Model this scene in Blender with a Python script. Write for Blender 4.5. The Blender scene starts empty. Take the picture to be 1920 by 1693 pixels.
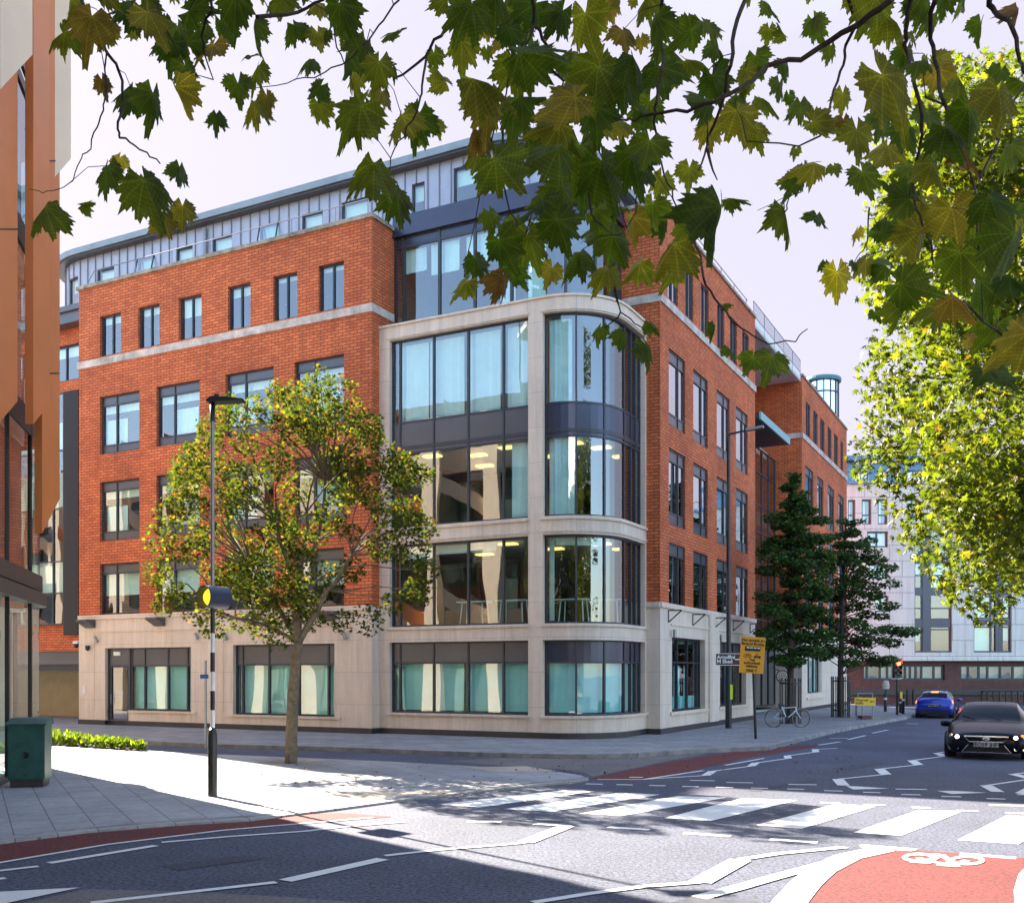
import bpy, bmesh, math, random
from mathutils import Vector, Matrix, Euler, noise
import numpy as np
D=bpy.data; SC=bpy.context.scene; COL=SC.collection
random.seed(7); RN=np.random.RandomState(11)
R=math.radians
# ---------------------------------------------------------------- camera, sky, sun, exposure
F=1913.0; HZ=1260.0; CH=1.9
cam=D.cameras.new('camera'); camo=D.objects.new('camera',cam); COL.objects.link(camo)
camo.location=(0,0,CH); camo.rotation_euler=(R(90),0,0)
cam.sensor_fit='HORIZONTAL'; cam.sensor_width=36; cam.lens=36*F/1920
cam.shift_y=(HZ-846.5)/1920; cam.clip_start=.05; cam.clip_end=2000
SC.camera=camo
SUN_EL=34.0; SX,SY=-.666,.746
W=D.worlds.new('World'); SC.world=W; W.use_nodes=True
nt=W.node_tree; bg=nt.nodes['Background']
sky=nt.nodes.new('ShaderNodeTexSky'); sky.sky_type='NISHITA'; sky.sun_disc=False
sky.sun_elevation=R(SUN_EL); sky.sun_rotation=math.atan2(SX,SY)
sky.air_density=1.2; sky.dust_density=1.5; sky.ozone_density=2.2
# thin bright haze: thick towards the horizon, thinning to blue overhead, with soft cloud noise
tc=nt.nodes.new('ShaderNodeTexCoord'); mp=nt.nodes.new('ShaderNodeMapping'); mp.inputs['Scale'].default_value=(1,1,3)
nz=nt.nodes.new('ShaderNodeTexNoise'); nz.inputs['Scale'].default_value=1.6; nz.inputs['Detail'].default_value=5
sep=nt.nodes.new('ShaderNodeSeparateXYZ'); nt.links.new(tc.outputs['Generated'],sep.inputs[0])
ad=nt.nodes.new('ShaderNodeMath'); ad.operation='MULTIPLY_ADD'; ad.inputs[1].default_value=-.35
rp=nt.nodes.new('ShaderNodeMapRange'); rp.inputs['From Min'].default_value=.38; rp.inputs['From Max'].default_value=.76
rp.inputs['To Min'].default_value=.97; rp.inputs['To Max'].default_value=.0
ry=nt.nodes.new('ShaderNodeMapRange'); ry.interpolation_type='SMOOTHSTEP'; ry.inputs['From Min'].default_value=-.35; ry.inputs['From Max'].default_value=.55
ry.inputs['To Min'].default_value=.10; ry.inputs['To Max'].default_value=1.; nt.links.new(sep.outputs['Y'],ry.inputs[0])   # haze is brightest towards the sun, clear blue away from it
ml=nt.nodes.new('ShaderNodeMath'); ml.operation='MULTIPLY'; nt.links.new(rp.outputs[0],ml.inputs[0]); nt.links.new(ry.outputs[0],ml.inputs[1])
mx=nt.nodes.new('ShaderNodeMix'); mx.data_type='RGBA'
nt.links.new(tc.outputs['Generated'],mp.inputs[0]); nt.links.new(mp.outputs[0],nz.inputs[0]); nt.links.new(nz.outputs[0],ad.inputs[0]); nt.links.new(sep.outputs['Z'],ad.inputs[2]); nt.links.new(ad.outputs[0],rp.inputs[0])
nt.links.new(ml.outputs[0],mx.inputs['Factor']); nt.links.new(sky.outputs[0],mx.inputs['A']); mx.inputs['B'].default_value=(1.32,1.235,1.50,1)
nt.links.new(mx.outputs['Result'],bg.inputs['Color']); bg.inputs['Strength'].default_value=.10
sl=D.lights.new('sun','SUN'); sl.energy=5.0; sl.angle=R(.5); sl.color=(1,.90,.76)
so=D.objects.new('sun',sl); COL.objects.link(so)
te=math.tan(R(SUN_EL)); so.rotation_euler=Vector((SX,SY,te)).to_track_quat('Z','Y').to_euler(); so.location=(-20,20,30)
SC.view_settings.view_transform='Standard'; SC.view_settings.look='None'; SC.view_settings.gamma=1
SC.view_settings.exposure=2.68
SC.render.engine='CYCLES'; SC.cycles.max_bounces=8; SC.cycles.transparent_max_bounces=12; SC.cycles.caustics_reflective=False; SC.cycles.caustics_refractive=False

# ---------------------------------------------------------------- helpers
def G(px,py,z=0.):
    d=(CH-z)*F/(py-HZ); return Vector(((px-960)/F*d,d,z))
def P(px,py,d): return Vector(((px-960)/F*d,d,CH+(HZ-py)/F*d))
class MB:
    def __init__(s): s.v=[];s.f=[];s.m=[];s.uv=[]
    def face(s,pts,m=0,uv=None):
        i=len(s.v); s.v+= [tuple(p) for p in pts]; s.f.append(tuple(range(i,i+len(pts)))); s.m.append(m)
        s.uv.append(uv or [(0,0)]*len(pts))
    def box(s,c,sz,m=0,rot=None,ax=None):
        c=Vector(c); hx,hy,hz=[q/2 for q in sz]
        ps=[Vector((x,y,z)) for x in(-hx,hx) for y in(-hy,hy) for z in(-hz,hz)]
        if rot is not None: ps=[rot@p for p in ps]
        ps=[c+p for p in ps]
        for q in((0,1,3,2),(4,6,7,5),(0,4,5,1),(2,3,7,6),(0,2,6,4),(1,5,7,3)):
            s.face([ps[k] for k in q],m,[(0,0),(1,0),(1,1),(0,1)])
    def beam(s,p,q,w,h=None,m=0):
        p=Vector(p);q=Vector(q);d=q-p; L=d.length
        if L<1e-6:return
        s.box((p+q)/2,(w,h or w,L),m,d.to_track_quat('Z','Y').to_matrix())
    def prism(s,pts,z0,z1,m=0,top=None):
        n=len(pts); lo=[(p[0],p[1],z0) for p in pts]; hi=[(p[0],p[1],z1) for p in pts]
        s.face(hi,m if top is None else top,[(p[0],p[1]) for p in pts]); s.face(lo[::-1],m,[(p[0],p[1]) for p in pts[::-1]])
        for i in range(n):
            j=(i+1)%n; L=(Vector(lo[i])-Vector(lo[j])).length
            s.face([lo[i],lo[j],hi[j],hi[i]],m,[(0,z0),(L,z0),(L,z1),(0,z1)])
    def tube(s,path,r,n=8,m=0,cap=True):
        path=[Vector(p) for p in path]; rs=r if isinstance(r,(list,tuple)) else [r]*len(path)
        rings=[]; up=Vector((0,0,1))
        t0=(path[1]-path[0]).normalized()
        if abs(t0.z)>.9: up=Vector((1,0,0))
        nrm=t0.cross(up).normalized()
        for i,p in enumerate(path):
            t=(path[min(i+1,len(path)-1)]-path[max(i-1,0)]).normalized()
            nrm=(nrm-t*nrm.dot(t)).normalized(); b=t.cross(nrm)
            rings.append([p+(nrm*math.cos(k*2*math.pi/n)+b*math.sin(k*2*math.pi/n))*rs[i] for k in range(n)])
        base=len(s.v)
        for rg in rings: s.v+=[tuple(p) for p in rg]
        for i in range(len(path)-1):
            for k in range(n):
                a=base+i*n+k; b2=base+i*n+(k+1)%n
                s.f.append((a,b2,b2+n,a+n)); s.m.append(m); s.uv.append([(0,0)]*4)
        if cap:
            s.f.append(tuple(base+k for k in range(n))[::-1]); s.m.append(m); s.uv.append([(0,0)]*n)
            e=base+(len(path)-1)*n; s.f.append(tuple(e+k for k in range(n))); s.m.append(m); s.uv.append([(0,0)]*n)
    def lathe(s,c,prof,n=20,m=0,axis=None):
        c=Vector(c); M=axis.normalized().to_track_quat('Z','Y').to_matrix() if axis is not None else Matrix.Identity(3)
        base=len(s.v)
        for r,z in prof:
            for k in range(n):
                t=2*math.pi*k/n; s.v.append(tuple(c+M@Vector((r*math.cos(t),r*math.sin(t),z))))
        for i in range(len(prof)-1):
            for k in range(n):
                a=base+i*n+k;b=base+i*n+(k+1)%n
                s.f.append((a,b,b+n,a+n)); s.m.append(m); s.uv.append([(0,0)]*4)
    def build(s,name,mats,parent=None,smooth=False,bevel=0):
        if not isinstance(mats,(list,tuple)): mats=[mats]
        o0=parent_org(parent)
        me=D.meshes.new(name); me.from_pydata([(v[0]-o0[0],v[1]-o0[1],v[2]-o0[2]) for v in s.v],[],s.f)
        for q in mats: me.materials.append(q)
        me.polygons.foreach_set('material_index',s.m)
        if len(s.uv)==len(s.f) and any(u[0]!=u[-1] for u in s.uv):
            ul=me.uv_layers.new(name='UVMap'); fl=[c for u in s.uv for p in u for c in p]; ul.data.foreach_set('uv',fl)
        if smooth: me.polygons.foreach_set('use_smooth',[True]*len(me.polygons))
        me.update(); o=D.objects.new(name,me); COL.objects.link(o)
        if parent is not None: o.parent=parent
        if bevel:
            bv=o.modifiers.new('bevel','BEVEL'); bv.width=bevel; bv.segments=2; bv.limit_method='ANGLE'
        return o
def parent_org(p):
    v=Vector((0,0,0))
    while p is not None: v+=p.location; p=p.parent
    return v
def tag(o,label=None,cat=None,group=None,kind=None):
    if label:o['label']=label
    if cat:o['category']=cat
    if group:o['group']=group
    if kind:o['kind']=kind
    return o
def thing(name,label,cat,loc=(0,0,0),group=None):
    o=D.objects.new(name,None); COL.objects.link(o); o.location=loc; o.empty_display_size=.2
    return tag(o,label,cat,group)
def copy_tree(o,parent=None):
    c=o.copy(); COL.objects.link(c); c.parent=parent
    for ch in list(o.children): copy_tree(ch,c)
    return c
def org(o):   # text and late meshes: make relative
    return parent_org(o)
# ---------------------------------------------------------------- materials
def newmat(name):
    m=D.materials.new(name); m.use_nodes=True; n=m.node_tree; return m,n,n.nodes['Principled BSDF']
def N(n,t,**k):
    x=n.nodes.new(t)
    for a,b in k.items():
        if a in x.inputs: x.inputs[a].default_value=b
        else: setattr(x,a,b)
    return x
def mat(name,col,rough=.6,metal=0.,var=.15,vs=3.,bump=0.,bs=40.,coat=0.,detail=6,spec=None):
    m,n,p=newmat(name); L=n.links.new
    p.inputs['Roughness'].default_value=rough; p.inputs['Metallic'].default_value=metal
    if spec is not None: p.inputs['Specular IOR Level'].default_value=spec
    if coat: p.inputs['Coat Weight'].default_value=coat; p.inputs['Coat Roughness'].default_value=.03
    t=N(n,'ShaderNodeTexCoord')
    if var:
        a=N(n,'ShaderNodeTexNoise',Scale=vs,Detail=detail,Roughness=.65); L(t.outputs['Object'],a.inputs['Vector'])
        r=N(n,'ShaderNodeMapRange'); r.inputs['From Min'].default_value=.3;r.inputs['From Max'].default_value=.7
        r.inputs['To Min'].default_value=1-var; r.inputs['To Max'].default_value=1+var; L(a.outputs[0],r.inputs[0])
        v=N(n,'ShaderNodeVectorMath',operation='SCALE'); v.inputs[0].default_value=col; L(r.outputs[0],v.inputs['Scale']); L(v.outputs[0],p.inputs['Base Color'])
        r2=N(n,'ShaderNodeMapRange'); r2.inputs['To Min'].default_value=max(0,rough-.08); r2.inputs['To Max'].default_value=min(1,rough+.08); L(a.outputs[0],r2.inputs[0]); L(r2.outputs[0],p.inputs['Roughness'])
    else: p.inputs['Base Color'].default_value=(*col,1)
    if bump:
        b=N(n,'ShaderNodeTexNoise',Scale=bs,Detail=4.); L(t.outputs['Object'],b.inputs['Vector'])
        bb=N(n,'ShaderNodeBump',Strength=bump,Distance=.01); L(b.outputs[0],bb.inputs['Height']); L(bb.outputs[0],p.inputs['Normal'])
    return m
def brickmat(name,c1,c2,mo,bw,bh,ms,rough=.85,coord='UV',rot=0,stain=.2,offset=.5,bump=.4,fine=.15,sstain=.35):
    m,n,p=newmat(name); L=n.links.new; t=N(n,'ShaderNodeTexCoord')
    mp=N(n,'ShaderNodeMapping'); mp.inputs['Rotation'].default_value=(0,0,rot); L(t.outputs[coord],mp.inputs[0])
    b=N(n,'ShaderNodeTexBrick',Scale=1.,offset=offset); b.inputs['Color1'].default_value=(*c1,1); b.inputs['Color2'].default_value=(*c2,1); b.inputs['Mortar'].default_value=(*mo,1)
    b.inputs['Mortar Size'].default_value=ms; b.inputs['Mortar Smooth'].default_value=.3; b.inputs['Brick Width'].default_value=bw; b.inputs['Row Height'].default_value=bh; b.inputs['Bias'].default_value=-.1
    L(mp.outputs[0],b.inputs[0])
    a=N(n,'ShaderNodeTexNoise',Scale=sstain,Detail=8.,Roughness=.7); L(t.outputs[coord],a.inputs['Vector'])
    r=N(n,'ShaderNodeMapRange'); r.inputs['From Min'].default_value=.3;r.inputs['From Max'].default_value=.7; r.inputs['To Min'].default_value=1-stain; r.inputs['To Max'].default_value=1+stain; L(a.outputs[0],r.inputs[0])
    g=N(n,'ShaderNodeTexNoise',Scale=9.,Detail=5.,Roughness=.7); L(t.outputs[coord],g.inputs['Vector'])
    r3=N(n,'ShaderNodeMapRange'); r3.inputs['From Min'].default_value=.3;r3.inputs['From Max'].default_value=.7; r3.inputs['To Min'].default_value=1-fine; r3.inputs['To Max'].default_value=1+fine; L(g.outputs[0],r3.inputs[0])
    mu=N(n,'ShaderNodeMath',operation='MULTIPLY'); L(r.outputs[0],mu.inputs[0]); L(r3.outputs[0],mu.inputs[1])
    sm=N(n,'ShaderNodeMapping'); sm.inputs['Scale'].default_value=(2.6,.16,1) if coord=='UV' else (.5,.5,1); L(t.outputs[coord],sm.inputs[0])
    sn=N(n,'ShaderNodeTexNoise',Scale=1.7,Detail=9.,Roughness=.75); L(sm.outputs[0],sn.inputs['Vector'])      # rain streaks and grime
    sr=N(n,'ShaderNodeMapRange'); sr.inputs['From Min'].default_value=.32; sr.inputs['From Max'].default_value=.62; sr.inputs['To Min'].default_value=.80; sr.inputs['To Max'].default_value=1.04; L(sn.outputs[0],sr.inputs[0])
    m2=N(n,'ShaderNodeMath',operation='MULTIPLY'); L(mu.outputs[0],m2.inputs[0]); L(sr.outputs[0],m2.inputs[1]); mu=m2
    v=N(n,'ShaderNodeVectorMath',operation='SCALE'); L(b.outputs['Color'],v.inputs[0]); L(mu.outputs[0],v.inputs['Scale'])
    L(v.outputs[0],p.inputs['Base Color']); p.inputs['Roughness'].default_value=rough
    bb=N(n,'ShaderNodeBump',Strength=bump,Distance=.006); bb.invert=True; L(b.outputs['Fac'],bb.inputs['Height']); L(bb.outputs[0],p.inputs['Normal'])
    return m
def glassmat(name,tint=(.78,.95,.92),ior=2.5,wav=.009,refl=(.92,.95,1.)):
    m,n,p=newmat(name); L=n.links.new; n.nodes.remove(p); out=n.nodes['Material Output']
    tr=N(n,'ShaderNodeBsdfTransparent'); tr.inputs[0].default_value=(*tint,1)
    gl=N(n,'ShaderNodeBsdfGlossy'); gl.inputs['Color'].default_value=(*refl,1); gl.inputs['Roughness'].default_value=.01
    fr=N(n,'ShaderNodeFresnel',IOR=ior); gb=N(n,'ShaderNodeNewGeometry'); io=N(n,'ShaderNodeMapRange'); io.inputs['To Min'].default_value=ior; io.inputs['To Max'].default_value=1/ior
    L(gb.outputs['Backfacing'],io.inputs[0]); L(io.outputs[0],fr.inputs['IOR']); mi=N(n,'ShaderNodeMixShader')
    t=N(n,'ShaderNodeTexCoord'); mp=N(n,'ShaderNodeMapping'); mp.inputs['Scale'].default_value=(1,1,.35); L(t.outputs['Object'],mp.inputs[0])
    z=N(n,'ShaderNodeTexNoise',Scale=1.1,Detail=1.); L(mp.outputs[0],z.inputs['Vector'])
    bb=N(n,'ShaderNodeBump',Strength=1.,Distance=wav); L(z.outputs[0],bb.inputs['Height']); L(bb.outputs[0],gl.inputs['Normal'])
    L(fr.outputs[0],mi.inputs[0]); L(tr.outputs[0],mi.inputs[1]); L(gl.outputs[0],mi.inputs[2]); L(mi.outputs[0],out.inputs[0])
    return m
def emit(name,col,st):
    m,n,p=newmat(name); p.inputs['Base Color'].default_value=(*col,1); p.inputs['Emission Color'].default_value=(*col,1); p.inputs['Emission Strength'].default_value=st; return m
def leafmat(name,stops,trans=.45,tcol=1.6,rough=.5,scale=30.,spec=.25,veins=False):
    m,n,p=newmat(name); L=n.links.new; out=n.nodes['Material Output']
    gi=N(n,'ShaderNodeNewGeometry'); cr=N(n,'ShaderNodeValToRGB'); el=cr.color_ramp.elements
    while len(el)<len(stops): el.new(.5)
    for e,(q,c) in zip(el,stops): e.position=q; e.color=(*c,1)
    L(gi.outputs['Random Per Island'],cr.inputs[0])
    t=N(n,'ShaderNodeTexCoord'); z=N(n,'ShaderNodeTexNoise',Scale=scale,Detail=4.); L(t.outputs['Object'],z.inputs['Vector'])
    r=N(n,'ShaderNodeMapRange'); r.inputs['From Min'].default_value=.3;r.inputs['From Max'].default_value=.7; r.inputs['To Min'].default_value=.65; r.inputs['To Max'].default_value=1.3; L(z.outputs[0],r.inputs[0])
    v=N(n,'ShaderNodeVectorMath',operation='SCALE'); L(cr.outputs[0],v.inputs[0]); L(r.outputs[0],v.inputs['Scale'])
    if veins:
        at=N(n,'ShaderNodeAttribute'); at.attribute_name='leafuv'; ab=N(n,'ShaderNodeVectorMath',operation='ABSOLUTE'); L(at.outputs['Vector'],ab.inputs[0]); prev=None
        for th in (0,38,74,112):
            dt=N(n,'ShaderNodeVectorMath',operation='DOT_PRODUCT'); L(ab.outputs[0] if th<90 else at.outputs['Vector'],dt.inputs[0]); dt.inputs[1].default_value=(math.cos(R(th)),-math.sin(R(th)),0)
            aa=N(n,'ShaderNodeMath',operation='ABSOLUTE'); L(dt.outputs['Value'],aa.inputs[0])
            if prev is None: prev=aa
            else: mn=N(n,'ShaderNodeMath',operation='MINIMUM'); L(prev.outputs[0],mn.inputs[0]); L(aa.outputs[0],mn.inputs[1]); prev=mn
        wv=N(n,'ShaderNodeTexWave',Scale=5.5,Distortion=2.); wv.bands_direction='DIAGONAL'; L(ab.outputs[0],wv.inputs['Vector'])
        vr=N(n,'ShaderNodeMapRange'); vr.inputs['From Max'].default_value=.022; vr.inputs['To Min'].default_value=1.75; vr.inputs['To Max'].default_value=1.; L(prev.outputs[0],vr.inputs[0])
        wr=N(n,'ShaderNodeMapRange'); wr.inputs['To Min'].default_value=.84; wr.inputs['To Max'].default_value=1.1; L(wv.outputs['Fac'],wr.inputs[0])
        mm=N(n,'ShaderNodeMath',operation='MULTIPLY'); L(vr.outputs[0],mm.inputs[0]); L(wr.outputs[0],mm.inputs[1])
        v0=v; v=N(n,'ShaderNodeVectorMath',operation='SCALE'); L(v0.outputs[0],v.inputs[0]); L(mm.outputs[0],v.inputs['Scale'])
    L(v.outputs[0],p.inputs['Base Color']); p.inputs['Roughness'].default_value=rough; p.inputs['Specular IOR Level'].default_value=.4
    tl=N(n,'ShaderNodeBsdfTranslucent'); v2=N(n,'ShaderNodeVectorMath',operation='MULTIPLY'); L(v.outputs[0],v2.inputs[0]); v2.inputs[1].default_value=(tcol*1.05,tcol,tcol*.35); L(v2.outputs[0],tl.inputs[0])
    p.inputs['Specular IOR Level'].default_value=spec; mi=N(n,'ShaderNodeMixShader'); mi.inputs[0].default_value=trans; L(p.outputs[0],mi.inputs[1]); L(tl.outputs[0],mi.inputs[2]); L(mi.outputs[0],out.inputs[0])
    return m
M={}
M['brick']=brickmat('red_brick',(.74,.19,.060),(.54,.115,.038),(.24,.06,.03),.27,.095,.014,stain=.30,fine=.10)
M['brick_dark']=brickmat('brown_brick',(.16,.07,.055),(.11,.05,.04),(.12,.08,.07),.27,.085,.010)
M['stone']=brickmat('cream_stone',(.80,.655,.53),(.77,.63,.515),(.50,.41,.34),1.4,.95,.006,rough=.7,stain=.09,bump=.2,sstain=.6,fine=.035)
M['band']=mat('weathered_stone',(.55,.47,.41),.8,var=.45,vs=2.2,detail=10)
M['coping']=mat('lichen_coping',(.33,.28,.22),.9,var=.6,vs=3.5,detail=10,bump=.5)
M['plinth']=mat('dark_plinth',(.045,.04,.04),.45,var=.3,vs=2.)
M['frame']=mat('dark_frame',(.05,.055,.068),.4,metal=.3,var=.1)
M['panel']=mat('grey_panel',(.105,.105,.12),.32,metal=.35,var=.12,vs=.7)
M['navy']=mat('navy_panel',(.06,.065,.10),.25,metal=.4,var=.1,vs=.6)
M['zinc']=mat('zinc',(.40,.41,.49),.42,metal=.25,var=.14,vs=1.1)
M['eave']=mat('eave_metal',(.24,.28,.30),.4,metal=.2,var=.15,vs=1.5)
M['teal']=mat('teal_metal',(.16,.40,.46),.4,var=.1)
M['glass']=glassmat('window_glass')
M['glass_side']=glassmat('sky_glass',ior=13.,tint=(.5,.6,.65))
M['curtain']=mat('blind_cloth',(.80,.93,.92),.8,var=.10,vs=.8)
M['blind']=mat('roller_blind',(.86,.90,.82),.8,var=.08,vs=.8)
M['film']=mat('frosted_film',(.55,.92,.88),.6,var=.12,vs=.7)
M['slab']=mat('ceiling_white',(.55,.55,.5),.8,var=.05)
M['core']=mat('office_wall',(.10,.115,.11),.8,var=.35,vs=.5)
M['carpet']=mat('carpet',(.09,.10,.11),.9)
M['lum']=emit('ceiling_lamp_glow',(1.,.72,.22),.30)
M['white']=mat('white_paint',(.78,.78,.76),.6,var=.06)
M['black']=mat('black_paint',(.018,.018,.02),.35,var=.2)
M['metal']=mat('galvanised_steel',(.30,.31,.33),.35,metal=.8,var=.15)
M['darkmetal']=mat('dark_steel',(.035,.037,.042),.4,metal=.5,var=.15)
M['bark']=mat('bark',(.16,.125,.085),.9,var=.45,vs=9.,bump=.6,bs=30)
M['barkd']=mat('dark_bark',(.055,.042,.032),.9,var=.4,vs=12.,bump=.6,bs=40)
# ---------------------------------------------------------------- ground, roads, markings
def asphalt(name,c,sp,rough=.85,lines=None):
    m,n,p=newmat(name); L=n.links.new; t=N(n,'ShaderNodeTexCoord')
    a=N(n,'ShaderNodeTexNoise',Scale=24.,Detail=6.,Roughness=.9); L(t.outputs['Object'],a.inputs['Vector'])
    r=N(n,'ShaderNodeMapRange'); r.inputs['From Min'].default_value=.41;r.inputs['From Max'].default_value=.59; r.inputs['To Min'].default_value=max(.15,1-sp); r.inputs['To Max'].default_value=1+sp*1.3; L(a.outputs[0],r.inputs[0])
    b=N(n,'ShaderNodeTexNoise',Scale=.45,Detail=8.,Roughness=.7); L(t.outputs['Object'],b.inputs['Vector'])
    r2=N(n,'ShaderNodeMapRange'); r2.inputs['From Min'].default_value=.3;r2.inputs['From Max'].default_value=.7; r2.inputs['To Min'].default_value=.70; r2.inputs['To Max'].default_value=1.28; L(b.outputs[0],r2.inputs[0])
    mu=N(n,'ShaderNodeMath',operation='MULTIPLY'); L(r.outputs[0],mu.inputs[0]); L(r2.outputs[0],mu.inputs[1])
    v=N(n,'ShaderNodeVectorMath',operation='SCALE'); v.inputs[0].default_value=c; L(mu.outputs[0],v.inputs['Scale']); L(v.outputs[0],p.inputs['Base Color'])
    p.inputs['Roughness'].default_value=rough
    bb=N(n,'ShaderNodeBump',Strength=.7,Distance=.01); L(a.outputs[0],bb.inputs['Height']); L(bb.outputs[0],p.inputs['Normal'])
    return m
M['road']=asphalt('asphalt',(.060,.066,.096),.9)
M['table']=asphalt('worn_asphalt',(.15,.135,.13),.35)
M['redroad']=asphalt('red_surfacing',(.118,.020,.018),.6)
M['tact']=asphalt('tactile_paving',(.50,.42,.33),.2)
def paint():
    m,n,p=newmat('road_paint'); L=n.links.new; t=N(n,'ShaderNodeTexCoord')
    a=N(n,'ShaderNodeTexNoise',Scale=9.,Detail=10.,Roughness=.8); L(t.outputs['Object'],a.inputs['Vector'])
    cr=N(n,'ShaderNodeValToRGB'); e=cr.color_ramp.elements; e[0].position=.30; e[0].color=(.22,.22,.23,1); e[1].position=.42; e[1].color=(.74,.74,.72,1)
    L(a.outputs[0],cr.inputs[0]); L(cr.outputs[0],p.inputs['Base Color']); p.inputs['Roughness'].default_value=.6; return m
M['paint']=paint()
M['paving']=brickmat('paving_slabs',(.40,.39,.385),(.34,.335,.34),(.17,.16,.16),.75,.45,.009,coord='Object',rot=R(62),stain=.18,rough=.75,sstain=.5)
M['paving2']=brickmat('grey_paving_slabs',(.30,.29,.29),(.25,.245,.25),(.13,.12,.12),.6,.4,.012,coord='Object',rot=R(27),stain=.25,rough=.75,sstain=.8)
M['kerb']=mat('granite_kerb',(.29,.275,.27),.8,var=.45,vs=3,detail=10)

def sheet(name,polys,m,z,kind='structure',mesh=None):
    mb=MB()
    for pl in polys:
        mb.face([(q[0],q[1],z) for q in pl],0)
    o=mb.build(name,m); tag(o,kind=kind); return o
def poly(pts,z=0): return [G(x,y,z) for x,y in pts]
mb=MB(); mb.face([(-500,-300,0),(500,-300,0),(500,700,0),(-500,700,0)],0); tag(mb.build('road',M['road']),kind='structure')

def pavement(name,pts,z,m,kerbpts=None,kw=.13):
    mb=MB(); w=[G(x,y,z) if not isinstance(x,Vector) else x for x,y in pts] if isinstance(pts[0],tuple) else pts
    mb.prism([(p[0],p[1]) for p in w],-.05,z,0)
    o=mb.build(name,m); tag(o,kind='structure')
    if kerbpts:
        k=MB(); c=[G(x,y,z) for x,y in kerbpts]
        for a,b in zip(c,c[1:]):
            d=(b-a); L=d.length; n=max(1,int(L/.9)); dn=d.normalized(); sd=Vector((dn.y,-dn.x,0))
            for i in range(n):
                p=a+d*(i/n)+dn*.006; q=a+d*((i+1)/n)-dn*.006
                mid=(p+q)/2+sd*(-kw/2+.02); mid.z=(z+.006-.06)/2
                k.box(mid,((q-p).length,kw,z+.006+.06),0,Matrix.Rotation(math.atan2(dn.y,dn.x),3,'Z'))
        ko=k.build('kerb',M['kerb'],bevel=.012); tag(ko,kind='structure')
    return o
# building pavement (far side), near pavement (left), far cross-street pavement
kA=[(-60,1362),(0,1367),(80,1372),(150,1382),(260,1388),(400,1395),(620,1400),(860,1409),(1000,1413),(1100,1414),(1195,1412),(1300,1404),(1440,1399),(1500,1384),(1560,1369),(1640,1354),(1700,1343.5),(1712,1340)]
farA=[(17.5,48.),(18.5,56.5),(8,58.5),(-3,34),(-40,46),(-34,34)]
zA=.1
pavement('far_pavement',[Vector((*G(x,y,zA)[:2],0)) for x,y in kA]+[Vector((a,b,0)) for a,b in [(19.2,48.5),(19.9,57.5),(6,60),(-3,34),(-42,56),(-36,40)]],zA,M['paving2'],kA[:-1])
kL=[(-500,1660),(-200,1606),(0,1573),(160,1553),(320,1540),(470,1531),(560,1520),(640,1510),(760,1494),(900,1478),(1000,1468),(1075,1462),(1103,1457)]
kL2=[(1103,1457),(1090,1450),(1050,1444),(960,1438),(850,1431),(700,1423),(500,1415),(350,1409),(270,1404),(80,1394),(-120,1386)]
pavement('near_pavement',[Vector((*G(x,y,.06)[:2],0)) for x,y in kL+kL2[1:]]+[Vector((-30,33,0)),Vector((-12,12,0))],.03,M['paving'],kL)
kk=MB()
sheet('side_road_surface',[poly([(1112,1456),(1095,1449),(1050,1442),(960,1436),(880,1431),(830,1427),(940,1421),(1100,1418),(1300,1411),(1345,1409),(1240,1429)])],M['table'],.004)
sheet('tactile_paving',[poly([(870,1437.5),(985,1436),(1045,1445),(930,1447)],.034)],M['tact'],.034)
sheet('tactile_strip',[poly([(500,1489),(700,1484),(860,1480),(830,1487),(690,1500),(560,1504)],.034)],M['tact'],.0345)
sheet('cycle_lane',[poly(kL[:5]+[(520,1529),(640,1524),(735,1531),(560,1546),(400,1558),(200,1583),(0,1617),(-200,1655),(-500,1720)]),
  poly([(1103,1460),(1240,1431),(1350,1412.5),(1440,1402),(1520,1396.5),(1546,1396.5),(1505,1404),(1400,1421),(1330,1437),(1232,1459),(1190,1462)]),
  poly([(1652,1592),(1560,1622),(1525,1655),(1480,1712),(1440,1760),(1880,1760),(1902,1693),(1915,1640),(1990,1590),(1928,1609),(1720,1594)])],M['redroad'],.004)
sheet('worn_patch',[poly([(-80,1716),(60,1690),(160,1667),(330,1671),(520,1681),(660,1691),(900,1722)]),
  poly([(610,1432),(700,1437),(720,1440),(560,1436)])],M['table'],.0045)
M['patch']=asphalt('tar_patch',(.050,.053,.07),.6)
sheet('tar_patch',[poly([(300,1622),(470,1603),(500,1610),(330,1632)]),poly([(1560,1440),(1640,1428),(1665,1431),(1590,1444)]),poly([(1400,1482),(1520,1462),(1535,1463.5),(1420,1484)])],M['patch'],.0042)
M['gravel']=asphalt('tree_pit_gravel',(.30,.24,.17),.6)
sheet('tree_pit',[poly([(478,1429),(520,1424.5),(612,1427),(575,1432.5)],.03)],M['gravel'],.034)
# drain cover and service covers
mb=MB(); pl=poly([(1228,1700),(1300,1680),(1345,1684),(1420,1689),(1480,1720),(1220,1722)],.008)
mb.face(pl,0); o=mb.build('drain_cover',M['metal']); tag(o,'grey metal utility cover set in the road at the bottom of the photo','utility cover')
mk=MB(); ZP=.006
_z=[ZP]
def zn(): _z[0]+=.00004; return _z[0]
def q4(*pts):
    z=zn(); mk.face([(p.x,p.y,z) for p in [G(x,y) for x,y in pts]],0)
def line(pts,w,closed=False):
    c=[G(x,y) for x,y in pts]
    for i,(a,b) in enumerate(zip(c,c[1:])):
        d=(b-a).normalized(); s=Vector((-d.y,d.x,0))*w/2
        z=zn(); mk.face([(p.x,p.y,z) for p in (a-s,b-s,b+s,a+s)],0)
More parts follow.
